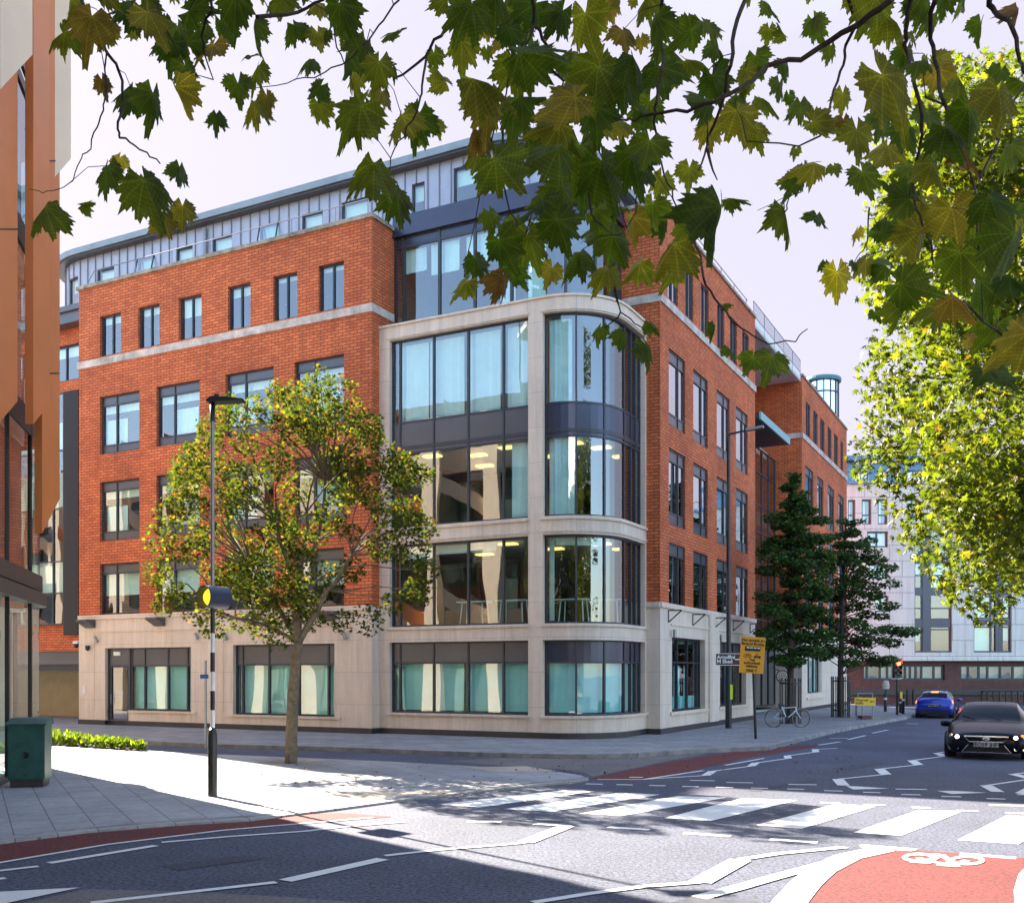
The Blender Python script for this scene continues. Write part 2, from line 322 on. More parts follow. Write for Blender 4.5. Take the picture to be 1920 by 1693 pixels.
# zebra stripes
for s in [((1600,1561),(1722,1519),(1805,1521),(1690,1567)),((1795,1575),(1887,1529),(1985,1533),(1910,1583)),((1418,1547),(1567,1507),(1642,1512),(1503,1554)),
          ((1245,1534),(1392,1496.5),(1495,1500.5),(1332,1539.5)),((1085,1525.5),(1272,1492.5),(1362,1495.5),(1165,1530)),((945,1517),(1165,1486.5),(1238,1490),(1035,1522)),
          ((822,1508),(1060,1481.5),(1115,1484),(900,1514)),((1990,1590),(2050,1540),(2170,1546),(2120,1600))]: q4(*s)
# dashes beside the crossing
for a,b in [((1140,1551),(1218,1556)),((1282,1562),(1370,1568)),((1443,1574),(1533,1580)),((1615,1588),(1710,1594)),((1800,1601),(1905,1609)),((875,1540),(940,1541)),((1005,1545),(1070,1549))]: line([a,b],.13)
for x0,x1,y in [(1045,1072,1468.5),(1098,1130,1469.7),(1156,1186,1471),(1217,1248,1472.6),(1279,1310,1474.5),(1342,1375,1476),(1408,1440,1477.5),(1476,1508,1479.3),(1545,1580,1482.6),(1618,1651,1485.6),(1690,1726,1489.7),(1765,1802,1493.3),(1850,1885,1497.5)]:
    line([(x0,y),(x1,y+.8)],.11)
for x0,x1,y in [(1293,1340,1463.2),(1362,1412,1467),(1478,1531,1470.6),(1679,1738,1479.5),(1907,1960,1490)]: line([(x0,y),(x1,y+.9)],.10)
for x0,x1,y in [(1538,1575,1505),(1620,1660,1509),(1710,1745,1514),(1795,1834,1520),(1887,1960,1525),(1856,1930,1510)]: line([(x0,y),(x1,y+.8)],.12)
q4((1586,1474),(1605,1474.5),(1667,1478.5),(1600,1480.5)); q4((1757,1483),(1792,1483),(1850,1486.5),(1785,1489)); q4((1903,1487),(1925,1476),(1960,1489),(1930,1492))
# zig-zags
def zig(pts,ws):
    for (a,b),w in zip(zip(pts,pts[1:]),ws):
        line([a,b],w)
zig([(1120,1461.5),(1205,1461.5),(1323,1454),(1336,1446),(1408,1436.5),(1417,1430.5),(1478,1422),(1476,1417),(1530,1410),(1528,1405),(1570,1403)],[.08,.08,.16,.08,.16,.08,.16,.08,.16,.08])
zig([(1582,1473),(1571,1461),(1661,1452),(1649,1442),(1722,1434),(1710,1426),(1770,1418),(1757,1412),(1778,1409)],[.2,.08,.2,.08,.2,.08,.2,.08])
zig([(1871,1485),(1849,1473),(1935,1460.5),(1900,1451.5),(1960,1445)],[.2,.08,.2,.08])
line([(1205,1461.8),(1318,1445)],.09); line([(1360,1435),(1432,1422)],.08)
line([(1535,1397),(1575,1391)],.09); line([(1590,1386.5),(1623,1379)],.09); line([(1636,1374.5),(1665,1368.5)],.09)
line([(1555,1384.5),(1590,1384)],.1); line([(1700,1356.5),(1722,1357)],.2); line([(1480,1383),(1600,1360.3)],.05)
# foreground lines
line([(-400,1695),(0,1618),(200,1584),(420,1557),(560,1545),(700,1533)],.07)
line([(92,1619),(292,1586)],.11); line([(-60,1640),(72,1625)],.09); line([(-100,1662),(10,1647)],.09)
line([(303,1580),(430,1569),(572,1559),(640,1551),(760,1541)],.08)
line([(535,1652),(718,1611)],.17); line([(722,1605),(820,1594),(960,1583),(985,1580),(1066,1549),(1000,1546)],.09)
line([(985,1580),(1063,1549)],.2)
q4((-60,1683),(0,1673),(150,1665),(0,1697),(-60,1712))
line([(170,1694),(340,1675),(518,1655)],.10)
line([(1000,1693),(1100,1677),(1205,1663),(1310,1655)],.10); line([(1312,1655),(1388,1613)],.22); line([(1388,1612),(1460,1601),(1585,1589)],.11)
line([(1310,1684),(1380,1666),(1450,1646),(1560,1616),(1655,1593)],.16)
line([(1470,1705),(1510,1658),(1540,1632),(1590,1607),(1655,1593)],.28)
line([(1613,1586),(1655,1589),(1718,1594)],.13)
pl=[(1903,1706),(1901,1670),(1910,1640),(1930,1620),(2000,1600),(2000,1706)]; q4(*pl)
# bicycle symbol
def ring(cx,cy,rx,ry,w):
    o=[G(cx+rx*math.cos(t*math.pi/12),cy+ry*math.sin(t*math.pi/12)) for t in range(24)]; i_=[G(cx+(rx-w)*math.cos(t*math.pi/12),cy+(ry-w*.42)*math.sin(t*math.pi/12)) for t in range(24)]
    z=zn()
    for k in range(24):
        j=(k+1)%24; mk.face([(p.x,p.y,z) for p in (o[k],o[j],i_[j],i_[k])],0)
ring(1722,1608.5,31,8.5,10); ring(1813,1614,34,9,10)
for a,b in [((1722,1609),(1742,1617)),((1742,1617),(1765,1603)),((1765,1603),(1725,1603)),((1765,1603),(1790,1622)),((1742,1617),(1790,1621)),((1790,1622),(1813,1614)),((1706,1617),(1745,1619)),((1756,1623),(1800,1625)),((1752,1604),(1775,1608))]: line([a,b],.07)
line([(1180,1457.5),(1205,1458)],.12)
o=mk.build('road_markings',M['paint']); tag(o,kind='structure')
# ---------------------------------------------------------------- main office building
U=Vector((.88628,-.46315,0)); V=Vector((.46315,.88628,0)); P1=Vector((-4.096,29.793,0))
def AB(a,b,z=0): p=P1+U*a+V*b; return Vector((p.x,p.y,z))
def path(pts):
    """surface along a polyline in (a,b); outward is to the right-hand side (a>,b<) when walking; returns S(s,z,d), cuts, length"""
    pts=[Vector((x,y)) for x,y in pts]; n=len(pts); cum=[0.]
    for a,b in zip(pts,pts[1:]): cum.append(cum[-1]+(b-a).length)
    tn=[(b-a).normalized() for a,b in zip(pts,pts[1:])]
    inw=[]
    for i in range(n):
        t0=tn[max(i-1,0)]; t1=tn[min(i,n-2)]; n0=Vector((-t0.y,t0.x)); n1=Vector((-t1.y,t1.x)); m=(n0+n1)
        m=m/ max(.2,(m.length_squared/2)) if m.length>1e-6 else n0
        inw.append(m)
    def S(s,z,d=0.):
        s=min(max(s,0.),cum[-1]); i=0
        while i<n-2 and s>cum[i+1]+1e-9: i+=1
        f=(s-cum[i])/(cum[i+1]-cum[i]); p=pts[i].lerp(pts[i+1],f); q=inw[i].lerp(inw[i+1],f); p=p+q*d
        return AB(p.x,p.y,z)
    return S,cum[1:-1],cum[-1]
def seg(S,cuts,s0,s1):
    xs=[s0]+[c for c in cuts if s0+1e-6<c<s1-1e-6]+[s1]; return xs
def wall(mb,S,cuts,s0,s1,z0,z1,ops=(),rev=.16,m=0,mr=None,d=0.):
    mr=m if mr is None else mr
    xs=sorted(set([s0,s1]+[round(o[0],5) for o in ops]+[round(o[1],5) for o in ops]+[c for c in cuts if s0<c<s1])); zs=sorted(set([z0,z1]+[o[2] for o in ops]+[o[3] for o in ops]))
    for x0,x1 in zip(xs,xs[1:]):
        if x1-x0<1e-5: continue
        for a,b in zip(zs,zs[1:]):
            xm=(x0+x1)/2; zm=(a+b)/2
            if any(o[0]<xm<o[1] and o[2]<zm<o[3] for o in ops): continue
            mb.face([S(x0,a,d),S(x1,a,d),S(x1,b,d),S(x0,b,d)],m,[(x0,a),(x1,a),(x1,b),(x0,b)])
    for o in ops:
        for x,sg in((o[0],1),(o[1],-1)):
            mb.face([S(x,o[2],d),S(x,o[3],d),S(x,o[3],d+rev),S(x,o[2],d+rev)],mr,[(x,o[2]),(x,o[3]),(x+rev,o[3]),(x+rev,o[2])])
        for x0,x1 in zip(seg(S,cuts,o[0],o[1]),seg(S,cuts,o[0],o[1])[1:]):
            for z in(o[2],o[3]):
                mb.face([S(x0,z,d),S(x1,z,d),S(x1,z,d+rev),S(x0,z,d+rev)],mr,[(x0,z),(x1,z),(x1,z+rev),(x0,z+rev)])
def bar(mb,S,cuts,s0,s1,z0,z1,d0,d1,m=0):
    xs=seg(S,cuts,s0,s1)
    for x0,x1 in zip(xs,xs[1:]):
        for d in(d0,d1): mb.face([S(x0,z0,d),S(x1,z0,d),S(x1,z1,d),S(x0,z1,d)],m,[(x0,z0),(x1,z0),(x1,z1),(x0,z1)])
        for z in(z0,z1): mb.face([S(x0,z,d0),S(x1,z,d0),S(x1,z,d1),S(x0,z,d1)],m,[(x0,d0),(x1,d0),(x1,d1),(x0,d1)])
    for x in(s0,s1): mb.face([S(x,z0,d0),S(x,z1,d0),S(x,z1,d1),S(x,z0,d1)],m,[(0,z0),(0,z1),(d1-d0,z1),(d1-d0,z0)])
def window(parent,S,cuts,s0,s1,z0,z1,mull=(),trans=(),head=None,foot=None,rec=.13,fw=.055,blind=None,bm='curtain',glass='glass',fm='frame',pm='panel',panels=True,dd=.12,name='window'):
    f=MB(); g=MB()
    bar(f,S,cuts,s0,s1,z0,z0+fw,rec-.03,rec+.05); bar(f,S,cuts,s0,s1,z1-fw,z1,rec-.03,rec+.05)
    for x in(s0,s1-fw): bar(f,S,cuts,x,x+fw,z0,z1,rec-.033,rec+.053)
    for x in mull: bar(f,S,cuts,x-fw*.5,x+fw*.5,z0+.002,z1-.002,rec-.04,rec+.058)
    for z in trans: bar(f,S,cuts,s0+.002,s1-.002,z-fw*.4,z+fw*.4,rec-.027,rec+.044)
    gz0,gz1=z0,z1
    if head: bar(f,S,cuts,s0+.01,s1-.01,head,z1-.01,rec-.012,rec+.02,1); gz1=head; bar(f,S,cuts,s0+.003,s1-.003,head-fw*.5,head+fw*.5,rec-.028,rec+.046)
    if foot: bar(f,S,cuts,s0+.01,s1-.01,z0+.01,foot,rec-.012,rec+.02,1); gz0=foot; bar(f,S,cuts,s0+.003,s1-.003,foot-fw*.5,foot+fw*.5,rec-.028,rec+.046)
    w=f.build(name,[M[fm],M[pm]],parent)
    xs=seg(S,cuts,s0,s1)
    for x0,x1 in zip(xs,xs[1:]): g.face([S(x0,gz0,rec+.005),S(x1,gz0,rec+.005),S(x1,gz1,rec+.005),S(x0,gz1,rec+.005)],0)
    g.build('pane',M[glass],w)
    if blind:
        b=MB()
        for (a,c,q0,q1) in blind:   # fractions of width, z range
            x0=s0+(s1-s0)*a; x1=s0+(s1-s0)*c; xx=seg(S,cuts,x0,x1)
            nn=max(2,int((x1-x0)/.12)) if bm=='curtain' else 1
            xx=sorted(set(xx+[x0+(x1-x0)*k/nn for k in range(nn+1)]))
            for k,(p,q) in enumerate(zip(xx,xx[1:])):
                o1=.025*(k%2) if bm=='curtain' else 0; o2=.025*((k+1)%2) if bm=='curtain' else 0
                b.face([S(p,q0,rec+dd+o1),S(q,q0,rec+dd+o2),S(q,q1,rec+dd+o2),S(p,q1,rec+dd+o1)],0)
        b.build('blind',M[bm],w)
    return w
M['seam']=mat('zinc_seam_shade',(.24,.245,.29),.5,metal=.2,var=.1)  # same zinc, darkened to stand in for the shadow along each seam
off=thing('office_building','red brick and cream stone five storey office with a rounded glass corner bay','building',AB(0,0))
SA,cA,lA=path([(-12.4,0),(0,0)]); SAf=lambda a,z,d=0:SA(a+12.4,z,d)   # use a directly
SB,cB,lB=path([(7.56,3.63),(7.56,40)])
def arc(cx,cy,r,n,t0=0,t1=90): return [(cx+r*math.sin(R(t0+(t1-t0)*k/n)),cy-r*math.cos(R(t0+(t1-t0)*k/n))) for k in range(n+1)]
RB=1.75
SY_,cY,lY=path([(0,.38)]+arc(5.39,2.13,RB,12)+[(7.14,3.63)])
ST,cT,lT=path([(0.0,1.13)]+arc(4.75,2.5,1.37+.35,12)[0:0]+arc(4.64,2.88,1.75,12)+[(6.39,3.63)])
ROOF=15.17
# --- facade A brick
rows4=[(-11.36,-10.33),(-9.52,-8.53),(-7.67,-6.67),(-5.55,-4.61),(-3.70,-2.76),(-1.95,-1.0)]
rows3=[(-11.36,-9.46),(-8.68,-6.75),(-5.64,-3.68),(-2.87,-1.0)]
zr=[(12.72,14.11),(9.36,11.35),(6.39,8.42),(3.87,5.60)]
shift=lambda L,z:[(a+12.4,b+12.4,z[0],z[1]) for a,b in L]
opsA=shift(rows4,zr[0])+shift(rows3,zr[1])+shift(rows3,zr[2])+shift(rows3,zr[3])
mb=MB(); wall(mb,SA,cA,0,12.4,3.84,ROOF,opsA)
# return of A facing the bay, left end wall
Sr,_,_=path([(0,0),(0,1.6)]); wall(mb,Sr,[],0,1.6,3.84,ROOF)
Sl,_,_=path([(-12.4,2.2),(-12.4,0)]); wall(mb,Sl,[],0,2.2,3.84,ROOF)
# --- facade B brick, two wings with a recess between
rowsB=[(1254,1285),(1300,1327),(1344,1368),(1380,1402)]
rowsB4=[(1252,1271),(1285,1300),(1314,1329),(1345,1358),(1369,1382),(1392,1404)]
def tB(px):
    k=(px-960)/F; p=AB(7.56,3.63); return (k*p.y-p.x)/(V.x-k*V.y)
tb=[(tB(a),tB(b)) for a,b in rowsB]; tb4=[(tB(a),tB(b)) for a,b in rowsB4]
zB=[(12.95,14.5),(9.25,11.5),(6.3,8.55),(3.9,5.75)]
opsB=[(a,b,*zB[0]) for a,b in tb4]+[(a,b,*z) for z in zB[1:] for a,b in tb]
RB2=15.45; LB=10.9
wall(mb,SB,cB,0,LB,3.84,RB2,opsB)
Sq,_,_=path([(6.3,3.63),(7.56,3.63)]); wall(mb,Sq,[],0,1.26,3.84,RB2)
W2a,W2b=19.4,31.3
def tl(pxs): return [(tB(a),tB(b)) for a,b in pxs]
tw4=tl([(1511,1519),(1525,1533),(1538,1546),(1552,1559),(1564,1571),(1576,1581)]); tw=tl([(1510,1525),(1532,1544),(1552,1564),(1572,1582)])
opsC=[(a,b,12.95,14.5) for a,b in tw4]+[(a,b,*z) for z in zB[1:] for a,b in tw]
wall(mb,SB,cB,W2a,W2b,3.84,RB2,opsC)
Sw,_,_=path([(3.0,3.63+W2a),(7.56,3.63+W2a)]); wall(mb,Sw,[],0,4.56,3.84,RB2)
Sx,_,_=path([(7.56,3.63+W2b),(-8,3.63+W2b)]); wall(mb,Sx,[],0,15.56,0,RB2)
# recess upper wall and inner faces
Sv,_,_=path([(4.4,3.63+LB),(4.4,3.63+W2a)]); wall(mb,Sv,[],0,W2a-LB,11.8,RB2)
Su,_,_=path([(7.56,3.63+LB),(4.4,3.63+LB)]); wall(mb,Su,[],0,3.16,0,RB2)
# rear and far left walls, close the volume
Sz,_,_=path([(-8,3.63+W2b),(-8,14),(-24.6,14),(-24.6,2)]); wall(mb,Sz,[3.63+W2b-14,3.63+W2b-14+16.6],0,3.63+W2b-14+16.6+12,0,15.5)
mb.build('brick_wall',M['brick'],off)
# coping + bands
bd=MB()
def bandA(z0,z1,out):
    Sa,ca,_=path([(-12.4,2.0),(-12.4,0),(0,0),(0,1.13)]); bar(bd,Sa,ca,0.02,2+12.4+1.1,z0,z1,-out,.02)
    bd.build('string_course',M['band'],off); b2=MB()
    Sb,cb,_=path([(6.4,3.63),(7.56,3.63),(7.56,3.63+LB)]); bar(b2,Sb,cb,0,1.16+LB,z0+.2,z1+.2,-out,.02)
    b2.build('string_course',M['band'],off); b2=MB()
    Sc,cc,_=path([(5.4,3.63+W2a),(7.56,3.63+W2a),(7.56,3.63+W2b)]); bar(b2,Sc,cc,0,2.16+W2b-W2a,z0+.2,z1+.2,-out,.02)
    b2.build('string_course',M['band'],off)
bandA(12.42,12.66,.05)
bd=MB()
Sa,ca,_=path([(-12.4,2.0),(-12.4,0),(0,0),(0,1.6)]); bar(bd,Sa,ca,0,16,ROOF,ROOF+.12,-.07,.32); bd.build('coping',M['coping'],off); bd=MB()
Sb,cb,_=path([(6.3,3.63),(7.56,3.63),(7.56,3.63+LB)]); bar(bd,Sb,cb,0,1.26+LB,RB2,RB2+.1,-.06,.3); bd.build('coping',M['coping'],off); bd=MB()
Sc,cc,_=path([(4.4,3.63+W2a),(7.56,3.63+W2a),(7.56,3.63+W2b)]); bar(bd,Sc,cc,0,3.16+W2b-W2a,RB2,RB2+.1,-.06,.3)
bd.build('coping',M['coping'],off)
# --- windows A
rr=random.Random(3)
SAs=SA
for i,(a,b) in enumerate(rows4):
    s0,s1=a+12.4,b+12.4; z0,z1=zr[0]
    bl=[(0.02,.98,z1-rr.choice([.15,.25,.6,.3]),z1-.05)]
    window(off,SA,cA,s0,s1,z0,z1,mull=[s0+(s1-s0)*.52],blind=bl,bm='blind')
for r,z in ((1,zr[1]),(2,zr[2]),(3,zr[3])):
    for i,(a,b) in enumerate(rows3):
        s0,s1=a+12.4,b+12.4; z0,z1=z; hd=z1-.32; ft=z0+.3 if r<3 else None
        k=rr.random(); bl=[(.02,.98,hd-(.25 if r<3 else .75),hd)]
        if r<3: bl.append((.05+.3*(i%2),.55+.3*(i%2),(ft or z0)+.05,(ft or z0)+.9))
        window(off,SA,cA,s0,s1,z0,z1,mull=[s0+(s1-s0)*.38],head=hd,foot=ft,blind=bl,bm='blind' if r==3 else 'curtain')
# --- windows B
for S_list,hh in ((tb4,0),(tw4,0)):
    for a,b in S_list: window(off,SB,cB,a,b,12.95,14.5,mull=[(a+b)/2],glass='glass_side',rec=.07,blind=[(.02,.98,14.1,14.45)],bm='blind')
for S_list in (tb,tw):
    for z in zB[1:]:
        for a,b in S_list: window(off,SB,cB,a,b,z[0],z[1],mull=[a+(b-a)*.62],head=z[1]-.35,foot=z[0]+.35 if z[0]>4 else None,glass='glass_side',rec=.07,blind=[(.05,.95,z[1]-1.2,z[1]-.35)],bm='blind')
# --- stone ground floor A
st=MB(); Z0=.26
gA=[(-11.1+12.4,-7.13+12.4,.62,2.72),(-5.33+12.4,-1.35+12.4,.57,2.76)]
dA=(1.30,2.42,.06,.62+.001)
wall(st,SA,cA,0,12.4,Z0,3.84,[(1.3,5.27,.62,2.72),(1.3,2.42,Z0,.62),gA[1]],rev=.3)
Sr0,_,_=path([(0,0),(0,.4)]); wall(st,Sr0,[],0,.4,Z0,3.84)
Sl0,_,_=path([(-12.4,2.2),(-12.4,0)]); wall(st,Sl0,[],0,2.2,Z0,3.84)
# cornice at first floor of A, sills, shallow frame lines
bar(st,SA,cA,-.0+.0,12.4,3.72,3.86,-.06,.02)
for g in gA: bar(st,SA,cA,g[0]+(1.15 if g is gA[0] else -.25),g[1]+.25,g[2]-.07,g[2],-.05,.25)
for x0,x1,zz in ((.75,5.95,3.27),(6.65,11.75,3.27)):
    bar(st,SA,cA,x0,x1,zz,zz+.035,-.03,.01)
    for x in (x0,): bar(st,SA,cA,x,x+.03,.6,zz,-.022,.01)
# --- bay stone
z3=(9.2,11.62); zsp=(8.3,9.2); z2=(6.12,8.3); z1=(3.22,5.62); z0g=(.72,2.77)
L0=lY
flat=(.36,4.92); curv=(5.36,9.52)
bayops=[(flat[0],flat[1],6.12,11.62),(curv[0],curv[1],6.12,11.62),(flat[0],flat[1],*z1),(curv[0],curv[1],*z1),(flat[0],flat[1],*z0g),(curv[0],curv[1],*z0g)]
wall(st,SY_,cY,0,L0,.25,12.1,bayops,rev=.24)
for zz,ot in ((12.02,.05),(11.66,.03),(6.02,.05),(5.68,.03),(3.14,.05),(.66,.07)):
    bar(st,SY_,cY,.3 if zz<12 else 0,4.95 if zz<12 else L0,zz,zz+.06,-ot,.02)
    if zz<12: bar(st,SY_,cY,5.3,L0,zz,zz+.06,-ot,.02)
# top ledge of bay
for x0,x1 in zip([0]+cY,cY+[L0]):
    st.face([SY_(x0,12.1,0),SY_(x1,12.1,0),SY_(x1,12.1,.9),SY_(x0,12.1,.9)],0)
# --- stone ground floor B
gB=(tB(1260),tB(1322)); gB2=(tB(1350),tB(1399))
wall(st,SB,cB,0,LB,.25,3.9,[(gB[0],gB[1],.72,2.95),(gB2[0],gB2[1],.72,2.95)],rev=.28)
wall(st,Sq,[],0,1.26,.25,3.9)
bar(st,SB,cB,-.0,LB,3.78,3.93,-.06,.02)
bar(st,Sq,[],.35,1.26,3.78,3.93,-.06,.02)
gw=(tB(1514),tB(1541))
st1=st; st=MB()
wall(st,SB,cB,W2a,W2b,.25,3.9,[(gw[0],gw[1],.9,2.9)],rev=.28); bar(st,SB,cB,W2a,W2b,3.78,3.93,-.06,.02)
wall(st,Sw,[],0,4.56,.25,3.9)
bar(st,SB,cB,gw[0]-.2,gw[1]+.2,.62,.72,-.07,.24); st.build('stone_wall',M['stone'],off); st=st1
for g in(gB,gB2): bar(st,SB,cB,g[0]-.2,g[1]+.2,.62,.72,-.07,.24)
for g in(gB,gB2): bar(st,SB,cB,g[0]-.15,g[1]+.4,3.3,3.34,-.03,.01)
for t in (1.2+gB[1]*0+ (gB[1]+.25),): bar(st,SB,cB,gB[1]+.35,gB2[0]-.35,.25,3.78,-.07,.01)
st.build('stone_wall',M['stone'],off)
pb=MB()
Sa,ca,_=path([(-12.4,2.2),(-12.4,0),(-11.1,0)]); bar(pb,Sa,ca,0,3.5,0,.262,-.02,.2); pb.build('plinth',M['plinth'],off); pb=MB()
Sa,ca,_=path([(-9.98,0),(0,0),(0,.38)]+[(x,y) for x,y in arc(5.39,2.13,RB,12)]+[(7.14,3.63),(7.56,3.63),(7.56,3.63+LB)]); 
bar(pb,Sa,ca,0,9.98+.38+5.39+2.749+1.5+.42+LB,0,.262,-.02,.12)
pb.build('plinth',M['plinth'],off); pb=MB(); bar(pb,SB,cB,W2a,W2b,0,.262,-.02,.1); pb.build('plinth',M['plinth'],off)
# ground windows A : door + glazing
w=window(off,SA,cA,2.42,5.27,.62,2.72,mull=[3.05,4.12,4.99],trans=[],head=2.12,rec=.16,blind=[(.02,.95,.68,2.1)],bm='film')
w=window(off,SA,cA,gA[1][0],gA[1][1],gA[1][2],gA[1][3],mull=[7.35,8.42,9.6,10.72],head=2.14,rec=.16,blind=[(.02,.98,.62,2.12)],bm='film')
dr=MB(); bar(dr,SA,cA,1.32,2.36,2.12,2.70,.13,.2,1)
for x in(1.32,2.33): bar(dr,SA,cA,x,x+.07,.08,2.7,.1,.22)
bar(dr,SA,cA,1.4,2.33,2.06,2.14,.1,.21); bar(dr,SA,cA,1.4,2.33,.06,.3,.12,.19)
for x in(1.4,2.24): bar(dr,SA,cA,x,x+.09,.3,2.06,.12,.19)
do=dr.build('door',[M['frame'],M['panel']],off)
g=MB(); g.face([SA(1.49,.3,.155),SA(2.24,.3,.155),SA(2.24,2.06,.155),SA(1.49,2.06,.155)]); g.build('pane',M['glass'],do)
g=MB(); bar(g,SA,cA,1.72,1.98,1.12,1.26,.145,.152); g.build('notice',M['white'],do)
g=MB(); bar(g,SA,cA,1.58,1.90,2.47,2.6,.11,.128); g.build('name_plate',M['blind'],do)
g=MB(); g.tube([SA(1.5,.8,.08),SA(1.5,1.15,.08)],.013); g.build('handle',M['metal'],do)
g=MB(); bar(g,SA,cA,1.2,2.52,0,.07,-.03,.3); g.build('door_step',M['stone'],off)
# bay windows
mf=[.64,1.80,2.95,4.08]; mc=[5.39+RB*R(30),5.39+RB*R(60),8.139+.1,8.75,9.1]
def bayset(z,head=None,foot=None,bl=None,bl2=None,bm='curtain'):
    window(off,SY_,cY,flat[0],flat[1],z[0],z[1],mull=mf,head=head,foot=foot,rec=.17,blind=bl,bm=bm,pm='panel')
    window(off,SY_,cY,curv[0],curv[1],z[0],z[1],mull=mc,head=head,foot=foot,rec=.17,blind=bl2,bm=bm,pm='navy')
bayset((8.45,11.62),foot=9.2,bl=[(.03,.26,9.22,11.5),(.27,.52,9.22,11.5),(.55,.78,9.22,11.5),(.83,.99,9.22,11.5)],bl2=[(.02,.2,9.22,11.5)])
bayset((6.12,8.45),head=8.3,bl=[(.86,.99,6.2,8.25)],bl2=[(.02,.22,6.2,8.25)])
bayset(z1,bl=[(.02,.3,5.2,5.55),(.31,.75,5.3,5.55)],bl2=[(.02,.06,3.3,5.5),(.07,.5,5.35,5.55)],bm='blind')
bayset(z0g,head=2.17,bl=[(.02,.52,.8,2.15),(.54,.98,.8,2.15)],bl2=[(.02,.98,.8,2.15)],bm='film')
# top glass storey
window(off,ST,cT,0.02,lT-.02,12.12,15.0,mull=[.34,1.6,2.8,4.0,4.64+1.0,4.64+1.95,4.64+2.75,lT-.5],head=14.66,rec=.05,fw=.08,blind=[(.03,.13,13.9,14.6),(.15,.27,13.7,14.6),(.3,.42,13.8,14.6),(.44,.5,12.2,14.6),(.55,.62,12.2,14.6)],bm='curtain',pm='navy')
nv=MB(); bar(nv,ST,cT,-.0,lT,15.0,15.58,-.06,.1); bar(nv,ST,cT,0,lT,14.96,15.03,-.1,.1)
nv.build('fascia',M['navy'],off)
# ground windows B
window(off,SB,cB,*gB,.72,2.95,mull=[gB[0]+(gB[1]-gB[0])*f for f in(.3,.6,.9)],trans=[2.2],rec=.2,glass='glass',blind=[(.33,.5,.8,2.1),(.62,.75,.8,2.1),(.05,.95,.75,1.15)],bm='film')
window(off,SB,cB,*gB2,.72,2.95,mull=[gB2[0]+(gB2[1]-gB2[0])*f for f in(.33,.66)],head=2.6,rec=.2)
window(off,SB,cB,*gw,.9,2.9,mull=[gw[0]+(gw[1]-gw[0])*f for f in(.33,.66)],rec=.2,blind=[(.03,.97,.95,2.85)],bm='blind')
# brackets under the cornice
for s in (.35,3.65,7.6,10.6):
    b=MB(); p=SA(s,3.72,0);
    b.face([SA(s,3.70,-.02),SA(s,3.70,-.42),SA(s+.5,3.70,-.42),SA(s+.5,3.70,-.02)]); b.face([SA(s,3.64,-.42),SA(s,3.42,-.02),SA(s+.5,3.42,-.02),SA(s+.5,3.64,-.42)])
    for x in(s,s+.5): b.face([SA(x,3.70,-.02),SA(x,3.70,-.42),SA(x,3.64,-.42),SA(x,3.42,-.02)])
    b.face([SA(s,3.70,-.42),SA(s+.5,3.70,-.42),SA(s+.5,3.64,-.42),SA(s,3.64,-.42)])
    b.build('bracket',M['panel'],off)
for k in range(5):
    t=.7+k*2.35; b=MB(); b.beam(SB(t,3.72,-.0),SB(t,3.72,-.42),.035); b.beam(SB(t,3.38,-.02),SB(t,3.72,-.42),.045,.03); b.beam(SB(t,3.38,-.01),SB(t,3.72,-.01),.03)
    b.build('bracket',M['frame'],off)
# wall lamps and cameras
def lamp(p,dirv):
    b=MB(); b.lathe(p,[(0,-.12),(.055,-.12),(.06,.1),(.05,.12),(0,.12)],12,axis=dirv); b.build('wall_lamp',M['metal'],off,smooth=False)
for s,z in((.98,3.02),(5.62,3.06),(6.85,3.03),(11.5,2.98)): lamp(SA(s,z,-.12),Vector((.3,.2,-1)))
for t in(gB[0]-.1,gB2[0]-.25): lamp(SB(t,3.05,-.12),Vector((0,0,1)))
b=MB(); b.lathe(SA(.55,2.72,-.1),[(0,.1),(.07,.1),(.08,.02),(.06,-.06),(0,-.09)],14); b.build('security_camera',M['black'],off)
b=MB(); p=SA(-.0,2.85,-.1); p=AB(-12.6,.05,2.85); b.lathe(p,[(0,.16),(.11,.12),(.12,.05),(.08,.04)],14); b.beam(p+Vector((0,0,.12)),AB(-12.35,.1,2.98),.04); b.lathe(p,[(.08,.04),(.085,-.03),(.05,-.1),(0,-.11)],14,1); b.build('security_camera',[M['white'],M['black']],off)
b=MB(); bar(b,SA,cA,.22,.36,1.15,1.42,-.03,.0); b.build('entry_panel',M['white'],off)
# --- interior: floors, cores, ceiling lamps
fp=[(-12.2,.45),(-.15,.45),(-.15,.85),(5.2,.85)]+arc(5.39,2.13,1.28,6)[1:]+[(6.67,3.9),(7.1,3.9),(7.1,3.6+LB),(6.0,3.6+LB),(6.0,3.7+W2a),(7.1,3.7+W2a),(7.1,3.4+W2b),(-7.8,3.4+W2b),(-7.8,13.8),(-12.2,13.8)]
fp=[AB(a,b) for a,b in fp]
sl_=MB()
for a,b in((-.02,.2),(2.80,3.12),(5.68,6.0),(8.5,9.1),(11.7,12.05)): sl_.prism([(p.x,p.y) for p in fp],a,b,0,1)
fp2=[(-12.2,.45),(-.15,.45),(-.15,1.3),(4.6,1.35)]+arc(4.64,2.88,1.5,6)[1:]+[(6.1,3.9),(7.1,3.9),(7.1,3.6+LB),(4.9,3.6+LB),(4.9,3.7+W2a),(7.1,3.7+W2a),(7.1,3.4+W2b),(-7.8,3.4+W2b),(-7.8,13.8),(-12.2,13.8)]
fp2=[AB(a,b) for a,b in fp2]; sl_.prism([(p.x,p.y) for p in fp2],14.75,15.05,0,1)
sl_.build('floor_slabs',[M['slab'],M['carpet']],off)
